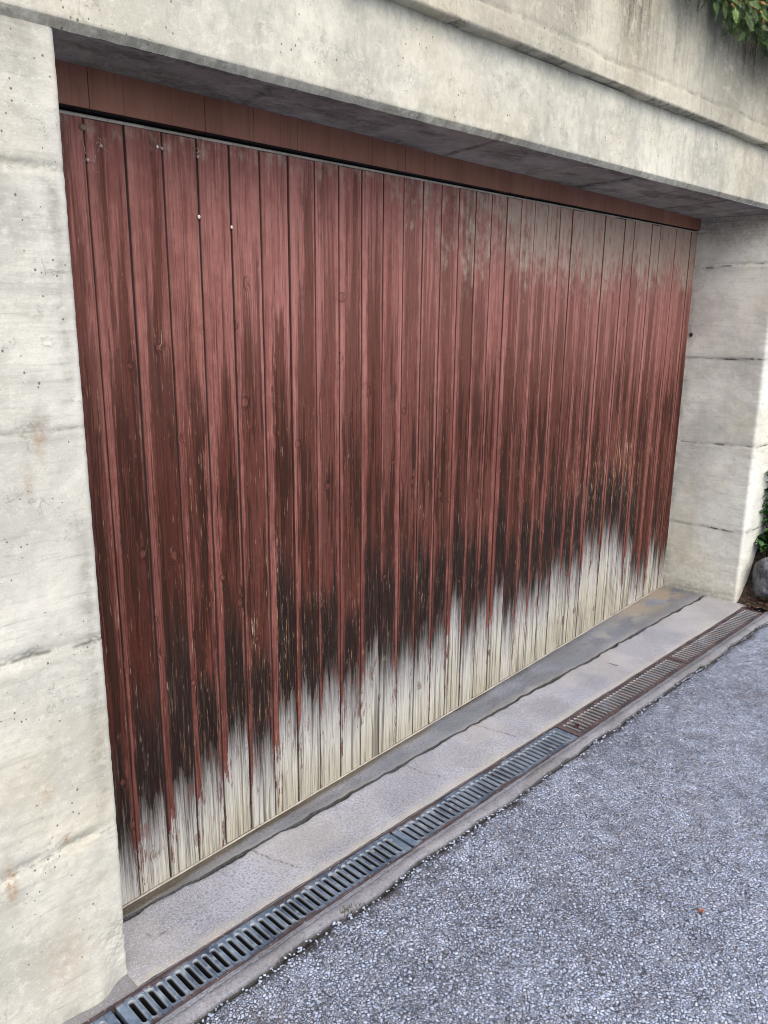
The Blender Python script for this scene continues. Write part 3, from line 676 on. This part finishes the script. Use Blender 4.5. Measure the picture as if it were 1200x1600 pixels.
def f_apron(X, Y, T):
    Z = (fbm(X * 2, Y * 2, 221) - .5) * .004 + (fbm(X * 50, Y * 50, 222) - .5) * .0014
    Z = Z - sstep(.94, 1.0, T) * .003 * fbm(X * 30, X * 0, 223)
    # hairline cracks running from the joint towards the drain
    cr = 0
    for i, (x0, sl_, ph) in enumerate([(.52, -.30, 1.), (1.22, -.25, 2.), (1.66, -.28, 3.)]):
        cx = x0 + sl_ * (Y + .28) + .03 * (fbm(Y * 14, Y * 0, 230 + i) - .5)
        cr = np.maximum(cr, np.exp(-((X - cx) / .0022) ** 2) * sstep(.16, .35, T))
    Z = Z - cr * .002
    chips = blob(X, Y, .10, -.37, .004, .012) + blob(X, Y, .13, -.39, .012, .004)
    dark = np.clip(cr * .9 + chips + sstep(.965, 1.0, T) * .5 + .14 * sstep(.5, .68, fbm(X * 5, Y * 5, 224)) + .4 * np.exp(-(X / .05) ** 2) * sstep(.5, .1, T) * 0, 0, 1)
    pale = sstep(.24, .04, T + .1 * fbm(X * 8, X * 0, 231)) * (.3 + .9 * fbm(X * 25, Y * 25, 225)) * .9
    pale = np.maximum(pale, .3 * sstep(.5, .7, fbm(X * 3, Y * 3, 226)))
    return Z, dict(dark=dark, warm=.10 * sstep(.5, .7, fbm(X * 4, Y * 4, 228)), pale=pale)
tag(slab('apron', xg, lambda x: YA + .006 * (fbm(x * 7, x * 0, 241) - .5) + .003 * (fbm(x * 60, x * 0, 242) - .5), lambda x: crk(x) - .003 - .008 * sstep(.35, .75, vn(x * 11, x * 0, 6)), 60, f_apron, M['apron']), kind='structure')
# earth showing in the open joint, and bedding under everything
q = MB(); q.box(-4, 9, -.86, .10, -.18, -.150); tag(q.build('subsoil', M['void']), kind='structure')
q = MB(); q.box(-.0, 3.93, -.32, -.24, -.09, -.040); tag(q.build('joint_dirt', M['void']), kind='structure')
YG1, YG2 = -.5165, -.6345
# collar of mortar: strip by the apron and strip by the asphalt
xc = stretch(-3, 3.93, .008, -.5, 4, .2)
def f_col1(X, Y, T):
    Z = -.003 + (fbm(X * 60, Y * 60, 251) - .5) * .002
    return Z, dict(dark=.25 + 0 * X, warm=X * 0, pale=.3 * fbm(X * 9, Y * 9, 252))
tag(slab('collar', xc, lambda x: YG1 + .001 + 0 * x, lambda x: np.where(x < .0, -.44, YA - .0005) + 0 * x, 12, f_col1, M['collar'], .12), kind='structure')
def edge_as(x): return -.694 + .020 * (fbm(x * 2.3, x * 0, 261) - .5) + .016 * (fbm(x * 13, x * 0, 262) - .5) - .03 * sstep(.9, .4, x) * vn(x * 6, x * 0, 263)
def f_col2(X, Y, T):
    Z = .002 - .002 * T + np.exp(-((T - .45) / .35) ** 2) * .004 + (fbm(X * 40, Y * 40, 264) - .5) * .004 - sstep(.12, 0, T) * .008
    ck = np.exp(-((T - .72 - .15 * (fbm(X * 5, X * 0, 265) - .5)) / .02) ** 2); Z = Z - ck * .003
    return Z, dict(dark=np.clip(ck * .8 + sstep(.12, 0, T) * .8 + .35 * sstep(.5, .65, fbm(X * 8, Y * 8, 266)), 0, 1), warm=.0 * X, pale=np.exp(-((T - .3) / .2) ** 2) * .35 * fbm(X * 15, Y * 15, 267))
tag(slab('gutter_edge', stretch(-3, 4.6, .006, -.5, 4.2, .2), lambda x: edge_as(x), lambda x: YG2 - .003 + 0 * x, 26, f_col2, M['collar'], .12), kind='structure')
# asphalt: fine sheet near by, coarse to the horizon (a single mesh)
xa_ = np.r_[-400, -120, -40, -12, -5, -2.5, stretch(-1.2, 5.2, .012, -1.2, 5.2, .1), 8, 14, 40, 120, 400]
t_ = np.r_[0, .012, .03, np.linspace(.05, 2.4, 120), 3.2, 5, 9, 20, 60, 150, 400]
X, T = np.meshgrid(xa_, t_, indexing='ij')
E0 = edge_as(X) - .004 - .008 * vn(X * 60, X * 0, 271)
Y = E0 - T
nearm = (np.abs(X - 2) < 3.4) & (T < 2.6)
Z = np.where(nearm, (fbm(X * 2.2, Y * 2.2, 272) - .5) * .010 + (fbm(X * 25, Y * 25, 273) - .5) * .005, 0) + .001 - .012 * (T < .001)
dk = np.clip(sstep(.05, 0, T) * .9 + .5 * sstep(.22, .0, T) * sstep(.5, .65, fbm(X * 4, Y * 9, 274)), 0, 1)
as_v = np.stack([X, Y, Z], -1)
as_v = np.concatenate([np.stack([X[:, :1], Y[:, :1] + .0, Z[:, :1] - .10], -1), as_v], 1); dk = np.concatenate([dk[:, :1], dk], 1)
tag(mesh('driveway', as_v.reshape(-1, 3), gridfaces(len(xa_), len(t_) + 1), M['asphalt'], None, True, {'dark': dk}), kind='structure')

# ------------------------------------------------------------------ drain
drain = empty('drain_channel', (0, YG1, 0)); tag(drain, 'dark drain channel trough under the row of slotted grates', 'drain')
q = MB()
q.add([(-1.5, 0, -.002), (-1.5, 0, -.12), (-1.5, YG2 - YG1, -.12), (-1.5, YG2 - YG1, -.002), (3.9, 0, -.002), (3.9, 0, -.12), (3.9, YG2 - YG1, -.12), (3.9, YG2 - YG1, -.002)],
      [(0, 1, 5, 4), (1, 2, 6, 5), (2, 3, 7, 6), (0, 3, 2, 1), (4, 5, 6, 7)])
q.build('trough', M['void'], drain)
for y in (0.0, YG2 - YG1):
    q = MB(); q.box(-1.5, 3.9, y - .0015, y + .0015, -.03, .0015 if y == 0 else .003); q.build('frame_edge', M['steel_rusty'], drain)
def grate_mesh(x0, L_, n_slots, mat, seed):
    """pressed grate with stadium slots: returns v, f, edge attr. local coords from its left end"""
    rr = random.Random(seed)
    y1, y0 = -.0035, (YG2 - YG1) + .0035; ym0 = y0 + .016; ym1 = y1 - .014; T_ = .022
    Vv = []; Ff = []; Ed = []
    def addv(p, e=0.): Vv.append(p); Ed.append(e); return len(Vv) - 1
    m0 = .022; p = (L_ - 2 * m0) / n_slots
    N = 20
    def ring(cx, hw, ya, yb, z, e):
        ids = []
        for k_ in range(N):
            a_ = 2 * math.pi * (k_ + .5) / N
            c_, s_ = math.cos(a_), math.sin(a_)
            yy = (yb - hw if s_ > 0 else ya + hw) + hw * s_
            ids.append(addv((cx + hw * c_, yy, z), e))
        return ids
    for i in range(n_slots):
        xa_ = m0 + i * p; xb_ = xa_ + p; cx = (xa_ + xb_) / 2; hw = .0074
        out = []
        for k_ in range(N):
            a_ = 2 * math.pi * (k_ + .5) / N; c_, s_ = math.cos(a_), math.sin(a_)
            # square boundary point, arranged on the same angular order
            if abs(s_) > .6: out.append(addv((cx + (p / 2) * max(-1, min(1, c_ / .75)), y1 if s_ > 0 else y0, 0)))
            else: out.append(addv((xb_ if c_ > 0 else xa_, ym0 + hw + (ym1 - ym0 - 2 * hw) * (.5 + .5 * s_ / .6), 0)))
        r0 = ring(cx, hw + .0015, ym0 - .0015, ym1 + .0015, .0, .0); r1_ = ring(cx, hw + .0006, ym0 - .0006, ym1 + .0006, -.0006, 1.)
        r2_ = ring(cx, hw, ym0, ym1, -.0060, .45); r3 = ring(cx, hw - .0002, ym0 + .0002, ym1 - .0002, -.0105, 0.); r4_ = ring(cx, hw - .0004, ym0 + .0004, ym1 - .0004, -T_, 0.)
        for A_, B_ in ((out, r0), (r0, r1_), (r1_, r2_), (r2_, r3), (r3, r4_)):
            for k_ in range(N): Ff.append((A_[k_], A_[(k_ + 1) % N], B_[(k_ + 1) % N], B_[k_]))
    # end plates and rim
    for xa_, xb_ in ((0.002, m0), (L_ - m0, L_ - .002)):
        a_ = [addv((xa_, y0, 0)), addv((xb_, y0, 0)), addv((xb_, y1, 0)), addv((xa_, y1, 0))]; Ff.append(tuple(a_))
    for (ax, ay, bx_, by) in ((.002, y0, L_ - .002, y0), (L_ - .002, y0, L_ - .002, y1), (L_ - .002, y1, .002, y1), (.002, y1, .002, y0)):
        a_ = [addv((ax, ay, 0), .0), addv((ax, ay, -T_)), addv((bx_, by, -T_)), addv((bx_, by, 0), .0)]; Ff.append(tuple(a_))
    return Vv, Ff, Ed
seams = [-1.085, -.085, .893, 1.885, 2.887, 3.885]
glabels = ['blue-grey steel grate at the lower left frame corner, its end dropped beside the pillar foot',
           'long slotted steel grate running in front of the left end of the door',
           'second slotted steel grate from the left, bluish with slot rims coloured as if lit',
           'brown slotted steel grate beyond the middle joint of the drain',
           'farthest slotted steel grate, ending beside the rock and leaf litter']
for i in range(5):
    L_ = seams[i + 1] - seams[i] - .006
    gr = empty('drain_grate', (seams[i] + .003, YG1, (-.004, -.001, .0, -.0015, -.001)[i])); gr.rotation_euler = (0, (.004, .0, .001, -.001, .001)[i], (.0, .0005, -.0008, .0006, 0)[i])
    tag(gr, glabels[i], 'drain grate', 'slotted grates of the drain line')
    gv, gf, ge = grate_mesh(0, L_, 35, None, i)
    mesh("slotted_plate", gv, gf, M['steel_rusty'] if i in (3, 4) else M['steel'], gr, False, {"edge": ge, "dk": (np.array([p_[2] for p_ in gv]) < -.01).astype(float)})  # dk paints the shade onto the lower slot walls

# ------------------------------------------------------------------ planting and small things
def proj(p):
    v_ = Vector(p) - cam.matrix_world.translation; return 600 + 1255.87 * v_.dot(r_) / v_.dot(f_), 800 - 1255.87 * v_.dot(u_) / v_.dot(f_)
# earth bank beyond the drain, against the wall
xs_ = np.linspace(3.93, 9, 120); ys_ = np.linspace(-.95, DF + .01, 50)
X, Y = np.meshgrid(xs_, ys_, indexing='ij')
Z = sstep(3.95, 4.30, X - .25 * (fbm(Y * 6, X * 4, 301) - .5)) * .32 * sstep(-.82, -.50, Y) + sstep(4.05, 5, X) * .5 * sstep(-.9, -.5, Y) + (fbm(X * 14, Y * 14, 302) - .5) * .05 + .002 - .06 * sstep(-.8, -.93, Y)
tag(mesh('earth_bank', np.stack([X, Y, Z], -1).reshape(-1, 3), gridfaces(120, 50), M['soil'], None, True), kind='structure')
# rock
def rock(name, c, r, sd, label):
    q = []; n1, n2_ = 48, 30
    th = np.linspace(0, 2 * math.pi, n1, endpoint=False); ph = np.linspace(.001, math.pi - .001, n2_)
    TH, PH = np.meshgrid(th, ph, indexing='ij')
    dx = np.cos(TH) * np.sin(PH); dy = np.sin(TH) * np.sin(PH); dz = np.cos(PH)
    rr = 1 + .45 * (fbm(dx * 1.9 + 5, dy * 1.9 + dz * 2, sd) - .5) + .22 * (fbm(dx * 6 + 5, dy * 6 + dz * 6, sd + 1) - .5)
    # a few flattened facets
    rg = np.random.default_rng(sd)
    for _ in range(12):
        n_ = rg.normal(size=3); n_ /= np.linalg.norm(n_); dt = dx * n_[0] + dy * n_[1] + dz * n_[2]; lim = rg.uniform(.66, .90)
        rr = np.where(dt * rr > lim, lim / np.maximum(dt, .1), rr)
    v_ = np.stack([dx * rr * r[0], dy * rr * r[1], dz * rr * r[2]], -1)
    f_q = []
    for i in range(n1):
        for j in range(n2_ - 1):
            a_ = i * n2_ + j; b_ = ((i + 1) % n1) * n2_ + j; f_q.append((a_, a_ + 1, b_ + 1, b_))
    o = mesh(name, v_.reshape(-1, 3), np.array(f_q), M['rock'], None, True); o.location = c
    return tag(o, label, 'rock')
rock('rock', (4.10, -.59, .125), (.19, .13, .155), 5, 'rounded grey rock at the right frame edge beside the drain end')
# broad-leaved plants
def leaf(mb, base, dirv, up, ln, wd, curl=.3):
    dirv = dirv.normalized(); side = dirv.cross(up).normalized(); up = side.cross(dirv)
    n = 6; vs = []
    for i in range(n + 1):
        t = i / n; w_ = wd * (math.sin(math.pi * min(1, t ** .8)) ** .8) * .5 + .0008
        c_ = base + dirv * ln * t + up * (.25 * ln * math.sin(t * 2.2) - curl * ln * t * t)
        vs += [c_ - side * w_ + up * w_ * .35, c_ + up * (-.0), c_ + side * w_ + up * w_ * .35]
    fs = []
    for i in range(n): a_ = i * 3; fs += [(a_, a_ + 1, a_ + 4, a_ + 3), (a_ + 1, a_ + 2, a_ + 5, a_ + 4)]
    mb.add(vs, fs)
def plant(c, h, sd, label, nst=15, spread=.13, ll=.075):
    rg = random.Random(sd); root = empty('leafy_plant', c); lf = MB(); st = MB()
    for s_ in range(nst):
        a_ = rg.uniform(0, 6.28); tip = Vector((math.cos(a_) * spread * rg.random(), math.sin(a_) * spread * rg.random() - .01, h * rg.uniform(.35, 1)))
        st.tube([(0, 0, -.03), tip * .5 + Vector((0, 0, .01)), tip], [.004, .003, .0015])
        for k_ in range(10):
            b_ = tip * rg.uniform(.45, 1.0) if k_ < 4 else tip
            a2 = rg.uniform(0, 6.28); dv = Vector((math.cos(a2), math.sin(a2), rg.uniform(-.2, .7)))
            leaf(lf, b_, dv, Vector((0, 0, 1)), ll * rg.uniform(.6, 1.1), ll * .48 * rg.uniform(.8, 1.1))
    lf.build('foliage', M['leaf'], root, True); st.build('stems', M['bark'], root)
    return tag(root, label, 'plant', 'leafy plants on the bank by the pillar')
plant((4.15, -.52, .25), .20, 1, 'lowest broad-leaved green plant, just above the rock')
plant((4.22, -.51, .34), .44, 2, 'taller broad-leaved green plant against the right end of the wall', 22, .15)
plant((4.62, -.55, .40), .50, 3, 'bushy green plant farther right along the wall, behind the others', 14, .22)
plant((5.05, -.62, .45), .45, 4, 'spreading green plant on the bank beyond the bushy one', 14, .25)
plant((5.7, -.60, .60), .50, 6, 'last green plant far along the bank on the right', 14, .28)
# leaf litter
lm = MB(); rg = random.Random(4)
for i in range(900):
    x = rg.uniform(3.86, 4.5); y = rg.uniform(-.95, -.50); 
    if x < 3.93 and rg.random() < .6: continue
    zb_ = .004 if x < 3.95 else max(.004, .32 * float(sstep(3.95, 4.30, np.array(x)) * sstep(-.82, -.50, np.array(y)))) + .02
    a_ = rg.uniform(0, 6.28); l_ = rg.uniform(.006, .024); w_ = rg.uniform(.001, .006); dx, dy = math.cos(a_), math.sin(a_); t_z = rg.uniform(-.006, .01)
    lm.add([(x, y, zb_), (x + dx * l_ - dy * w_, y + dy * l_ + dx * w_, zb_ + t_z), (x + dx * l_ * 1.6, y + dy * l_ * 1.6, zb_ + .002), (x + dx * l_ + dy * w_, y + dy * l_ - dx * w_, zb_ + .003)], [(0, 1, 2, 3)])
tag(lm.build('leaf_litter', M['litter']), 'brown dry leaf litter beside the rock at the end of the drain', 'litter', kind='stuff')
w_ = empty('weed', (4.02, -.62, .03)); lf = MB(); rg = random.Random(8)
for k_ in range(12):
    a2 = rg.uniform(0, 6.28); leaf(lf, Vector((0, 0, 0)), Vector((math.cos(a2), math.sin(a2), .6)), Vector((0, 0, 1)), .035, .014)
lf.build('foliage', M['leaf'], w_, True); tag(w_, 'tiny green weed growing in the leaf litter by the drain end', 'weed')

# conifer overhanging the wall top
cf = empty('conifer_shrub', (3.3, -.25, 2.97)); tag(cf, 'green conifer shrub with orange-brown tips hanging over the wall top', 'shrub')
br_ = MB(); gr_ = MB(); tp = MB(); ye = MB(); rg = random.Random(21)
def spray(mb, base, dv, ln, n, rg):
    """flat hanging spray of short needles-like scales"""
    dv = dv.normalized(); side = dv.cross(Vector((rg.uniform(-1, 1), -1, rg.uniform(-.4, .4)))).normalized()
    for i in range(n):
        t = (i + .5) / n; c_ = base + dv * ln * t + Vector((0, 0, -.15 * ln * t * t))
        for s_ in (-1, 1):
            l_ = ln * (.42 * (1 - t) + .12) * rg.uniform(.8, 1.2); d2 = (dv * 1.0 + side * s_ * .75).normalized()
            nn = d2.cross(side.cross(dv)).normalized() * (.0016 + .0016 * rg.random())
            e_ = c_ + d2 * l_; mid_ = c_ + d2 * l_ * .5
            mb.add([c_, mid_ + nn, e_, mid_ - nn], [(0, 1, 2, 3)])
    nn = side * .0018; mb.add([base - nn, base + nn, base + dv * ln], [(0, 1, 2)])
for b_ in range(150):
    # limb starts behind the wall, arches over and hangs
    x0 = rg.uniform(-1.0, 1.2); a_ = rg.uniform(-.6, .6)
    hang = .10 + .08 * max(0, x0 + .8)
    tipz = .08 - rg.uniform(.0, 1) ** .6 * (hang + .10)
    lowx = x0 + a_ * .2
    p0 = Vector((x0 * .6, .10, 0)); p1 = Vector((x0, -.12, rg.uniform(.08, .35))); p3 = Vector((lowx, -.32 - rg.uniform(0, .12), tipz - .06)); p2 = (p1 + p3) / 2 + Vector((0, -.06, .10))
    pts = [p0, p1, p2, p3]; br_.tube(pts, [.007, .005, .003, .0012], 4)
    for k_ in range(46):
        t = rg.uniform(.25, 1) * 3; i = min(2, int(t)); c_ = pts[i].lerp(pts[i + 1], t - i)
        c_ += Vector((rg.gauss(0, .03), rg.gauss(0, .025), rg.gauss(0, .03)))
        dv = Vector((rg.gauss(0, .6), rg.gauss(-.2, .4), rg.uniform(-1, -.2)))
        z_ = rg.random(); mb = ye if z_ < .13 else gr_
        spray(mb, c_, dv, rg.uniform(.035, .07), 7, rg)
    for cl_ in range(2):
        if rg.random() < .6:
            t = rg.uniform(1.6, 3); i = min(2, int(t)); c0_ = pts[i].lerp(pts[i + 1], t - i) + Vector((rg.gauss(0, .03), -.03, rg.gauss(0, .03)))
            for k_ in range(12):
                spray(tp, c0_ + Vector((rg.gauss(0, .012), rg.gauss(0, .01), rg.gauss(0, .012))), Vector((rg.gauss(0, .8), rg.gauss(-.3, .4), rg.uniform(-.6, .6))), rg.uniform(.012, .026), 4, rg)
br_.tube([(.3, .25, -.1), (.32, .2, .25), (.2, .05, .5)], [.035, .03, .02], 8)
br_.build('branches', M['bark'], cf); gr_.build('foliage', M['conif'], cf); ye.build('fresh_shoots', M['conifyel'], cf); tp.build('brown_tips', M['coniftip'], cf)

# little things stuck on the door
def dp(x, z, out=.004): return Vector((x, doory(x) - out, z))
def ball(mb, c, r, sd, n=7):
    rg = random.Random(sd); vs = []; fs = []
    for i in range(n + 1):
        ph = math.pi * i / n
        for j in range(n + 2):
            th = 2 * math.pi * j / (n + 2); k_ = 1 + rg.uniform(-.15, .15)
            vs.append((c[0] + r[0] * k_ * math.sin(ph) * math.cos(th), c[1] + r[1] * k_ * math.sin(ph) * math.sin(th), c[2] + r[2] * k_ * math.cos(ph)))
    for i in range(n):
        for j in range(n + 2): fs.append((i * (n + 2) + j, (i + 1) * (n + 2) + j, (i + 1) * (n + 2) + (j + 1) % (n + 2), i * (n + 2) + (j + 1) % (n + 2)))
    mb.add(vs, fs)
def pix(px, py, out=.004):
    """where the ray of a photograph pixel meets the door face"""
    o = cam.matrix_world.translation; dv = f_ + r_ * ((px - 600) / 1255.87) - u_ * ((py - 800) / 1255.87)
    t = (KD * (o.x - WD) - out - o.y) / (dv.y - KD * dv.x); return o + dv * t
for i, ((px, py), lb, sz) in enumerate([((311, 339), 'small white cocoon on the board joint under the fourth web, roundest of its kind', .0045), ((362, 355), 'white cocoon lower on the fifth board joint from the left', .004),
                               ((246, 229), 'white cocoon beside the knotted web near the door top', .0035)]):
    mb = MB(); ball(mb, (0, 0, 0), (sz, sz * .7, sz * 1.1), i); o = mb.build('cocoon', M['white'], None, True); o.location = pix(px, py); tag(o, lb, 'cocoon', 'white cocoons on the door joints')
mb = MB(); ball(mb, (0, 0, 0), (.010, .006, .007), 5); o = mb.build('mud_nest', M['mud'], None, True); o.location = pix(130, 199); tag(o, 'small brown mud nest at the top of the first joint near the left pillar', 'insect nest')
def web(px, py, sd, n, sp, label):
    rg = random.Random(sd); mb = MB(); c = pix(px, py, .003)
    for k_ in range(n):
        p = Vector((rg.gauss(0, sp * .3), -.001, rg.gauss(0, sp * .4))); a_ = rg.uniform(0, 6.28); pts = [p]
        for s_ in range(5):
            a_ += rg.gauss(0, .5); p = p + Vector((math.cos(a_), 0, math.sin(a_))) * sp * rg.uniform(.12, .3); pts.append(p + Vector((0, rg.uniform(-.003, 0), 0)))
        mb.tube(pts, .0003 if k_ % 3 else .0006, 4)
    ball(mb, (0, -.001, 0), (.004, .003, .004), sd, 5)
    o = mb.build('cobweb', M['web']); o.location = c; tag(o, label, 'cobweb', 'dusty cobwebs under the door top')
web(253, 232, 1, 6, .020, 'knotted cobweb with white specks on the third joint')
web(137, 250, 2, 6, .020, 'thin dusty cobweb on the first joint beside the left pillar')
web(309, 245, 3, 5, .018, 'ropy cobweb hanging on the fourth joint below the door top')
web(158, 228, 4, 4, .016, 'faint scribbled cobweb on the second board')
mb = MB(); ball(mb, (0, 0, 0), (.008, .010, .012), 9); o = mb.build('snail', M['blob'], None, True); o.location = (3.903, -.025, 1.554); tag(o, 'tiny dark reddish snail-like blob stuck on the concrete reveal beside the door', 'snail')

# bits on the ground
def gpix(px, py, z=.004):
    o = cam.matrix_world.translation; dv = f_ + r_ * ((px - 600) / 1255.87) - u_ * ((py - 800) / 1255.87); t = (z - o.z) / dv.z; return o + dv * t
for i, (px, py, lb, n, sp) in enumerate([(543, 1421, 'small moss tuft at the asphalt edge in front of the drain, nearest the viewer', 90, .016), (1095, 1044, 'moss tuft at the asphalt edge near the far end of the drain', 90, .022)]):
    mb = MB(); rg = random.Random(i)
    for k_ in range(n):
        x, y = rg.gauss(0, sp), rg.gauss(0, sp * .4); h = rg.uniform(.003, .010); a_ = rg.uniform(0, 6.28); dx, dy = math.cos(a_) * .0015, math.sin(a_) * .0015
        mb.add([(x - dx, y - dy, -.006), (x + dx, y + dy, -.006), (x + dx * 3, y + dy * 2, h)], [(0, 1, 2)])
    o = mb.build('moss_tuft', M['moss']); o.location = gpix(px, py); tag(o, lb, 'moss', 'moss tufts along the asphalt edge')
def bit(px, py, name, mat, ln, sd, label, cat, z=.006):
    rg = random.Random(sd); mb = MB(); a_ = rg.uniform(0, 6.28); pts = [Vector((0, 0, 0))]
    for s_ in range(5): a_ += rg.gauss(0, .35); pts.append(pts[-1] + Vector((math.cos(a_), math.sin(a_), rg.uniform(-.03, .05))) * ln / 5)
    mb.tube(pts, [.0012, .0016, .0014, .0012, .001, .0006], 5); o = mb.build(name, mat); o.location = gpix(px, py, z); tag(o, label, cat)
bit(788, 1310, 'twig', M['twig'], .09, 3, 'thin reddish dry twig lying on the asphalt', 'twig')
bit(966, 1040, 'stalk', M['litter'], .06, 4, 'thin curled dry stalk lying on the pale apron slab', 'stalk', .004)
mb = MB(); rg = random.Random(6)
for k_ in range(7): a2 = rg.uniform(0, 6.28); leaf(mb, Vector((0, 0, 0)), Vector((math.cos(a2), math.sin(a2), .3)), Vector((0, 0, 1)), .012, .004)
o = mb.build('dry_flower', M['redleaf']); o.location = gpix(1095, 1424, .006); tag(o, 'tiny orange-red dried flower head lying on the asphalt', 'flower')
mb = MB(); leaf(mb, Vector((-.02, 0, 0)), Vector((1, .5, .1)), Vector((0, 0, 1)), .045, .016); o = mb.build('dark_leaf', M['blob']); o.location = gpix(905, 1136, .004); tag(o, 'blackish wet leaf lying across the slots of the drain grate', 'leaf')
# loose chippings along the ragged edge of the asphalt
k = NT('chipping'); P = k.obj(); k_n = k.noise(P, 90, 3); M['chip'] = k.fin(k.mix(k.sm(k.n('NewGeometry', out=8), .1, .9), (.29, .335, .43), (.44, .50, .62)), .7, k.bump(k_n, .5, .002))
rg = np.random.default_rng(31); Vs = []; Fs = []; o_ = 0
ico = np.array([(0, 0, 1), (.9, 0, .4), (.28, .85, .4), (-.72, .53, .4), (-.72, -.53, .4), (.28, -.85, .4), (.72, .53, -.4), (-.28, .85, -.4), (-.9, 0, -.4), (-.28, -.85, -.4), (.72, -.53, -.4), (0, 0, -1)])
icf = [(0, 1, 2), (0, 2, 3), (0, 3, 4), (0, 4, 5), (0, 5, 1), (1, 6, 2), (2, 7, 3), (3, 8, 4), (4, 9, 5), (5, 10, 1), (2, 6, 7), (3, 7, 8), (4, 8, 9), (5, 9, 10), (1, 10, 6), (6, 11, 7), (7, 11, 8), (8, 11, 9), (9, 11, 10), (10, 11, 6)]
icf = np.array(icf)
def chips(n, xf, yf, s0, s1, zf):
    global o_
    for i in range(n):
        x = xf(); y = yf(x); s_ = rg.uniform(s0, s1); sc = s_ * np.array([1, rg.uniform(.6, 1), rg.uniform(.35, .6)]); a_ = rg.uniform(0, 6.28)
        p = ico * sc * rg.uniform(.75, 1.2, (12, 1)); c_, n_ = math.cos(a_), math.sin(a_)
        p = np.stack([p[:, 0] * c_ - p[:, 1] * n_ + x, p[:, 0] * n_ + p[:, 1] * c_ + y, p[:, 2] + zf], 1)
        Vs.append(p); Fs.append(icf + o_); o_ += 12
chips(1000, lambda: 4.4 * rg.random() - .3, lambda x: float(edge_as(np.array(x))) - .004 - abs(rg.normal()) * .05, .002, .0055, .001)
chips(16000, lambda: 4.6 * rg.random() ** 1.2 - .2, lambda x: float(edge_as(np.array(x))) - .006 - rg.random() * 1.5, .0022, .0058, .0)
tag(mesh('stone_chippings', np.concatenate(Vs), np.concatenate(Fs), M['chip']), 'pale stone chippings bedded in the asphalt', 'gravel', kind='stuff')

nd = MB(); rg = random.Random(77)
for i in range(240):
    c_ = gpix(*( (rg.gauss(820, 60), rg.gauss(1330, 35)) if i % 3 == 0 else (rg.gauss(1120, 60), rg.gauss(1340, 50)) if i % 3 == 1 else (rg.uniform(650, 1200), rg.uniform(1150, 1600))), z=.004)
    a_ = rg.uniform(0, 6.28); l_ = rg.uniform(.004, .014); dx, dy = math.cos(a_), math.sin(a_); w2 = .0007
    nd.add([c_ + Vector((-dy * w2, dx * w2, 0)), c_ + Vector((dy * w2, -dx * w2, 0)), c_ + Vector((dx * l_, dy * l_, rg.uniform(0, .003)))], [(0, 1, 2)])
tag(nd.build('dry_needles', M['litter']), 'scattered brown dry needles lying on the asphalt', 'litter', kind='stuff')
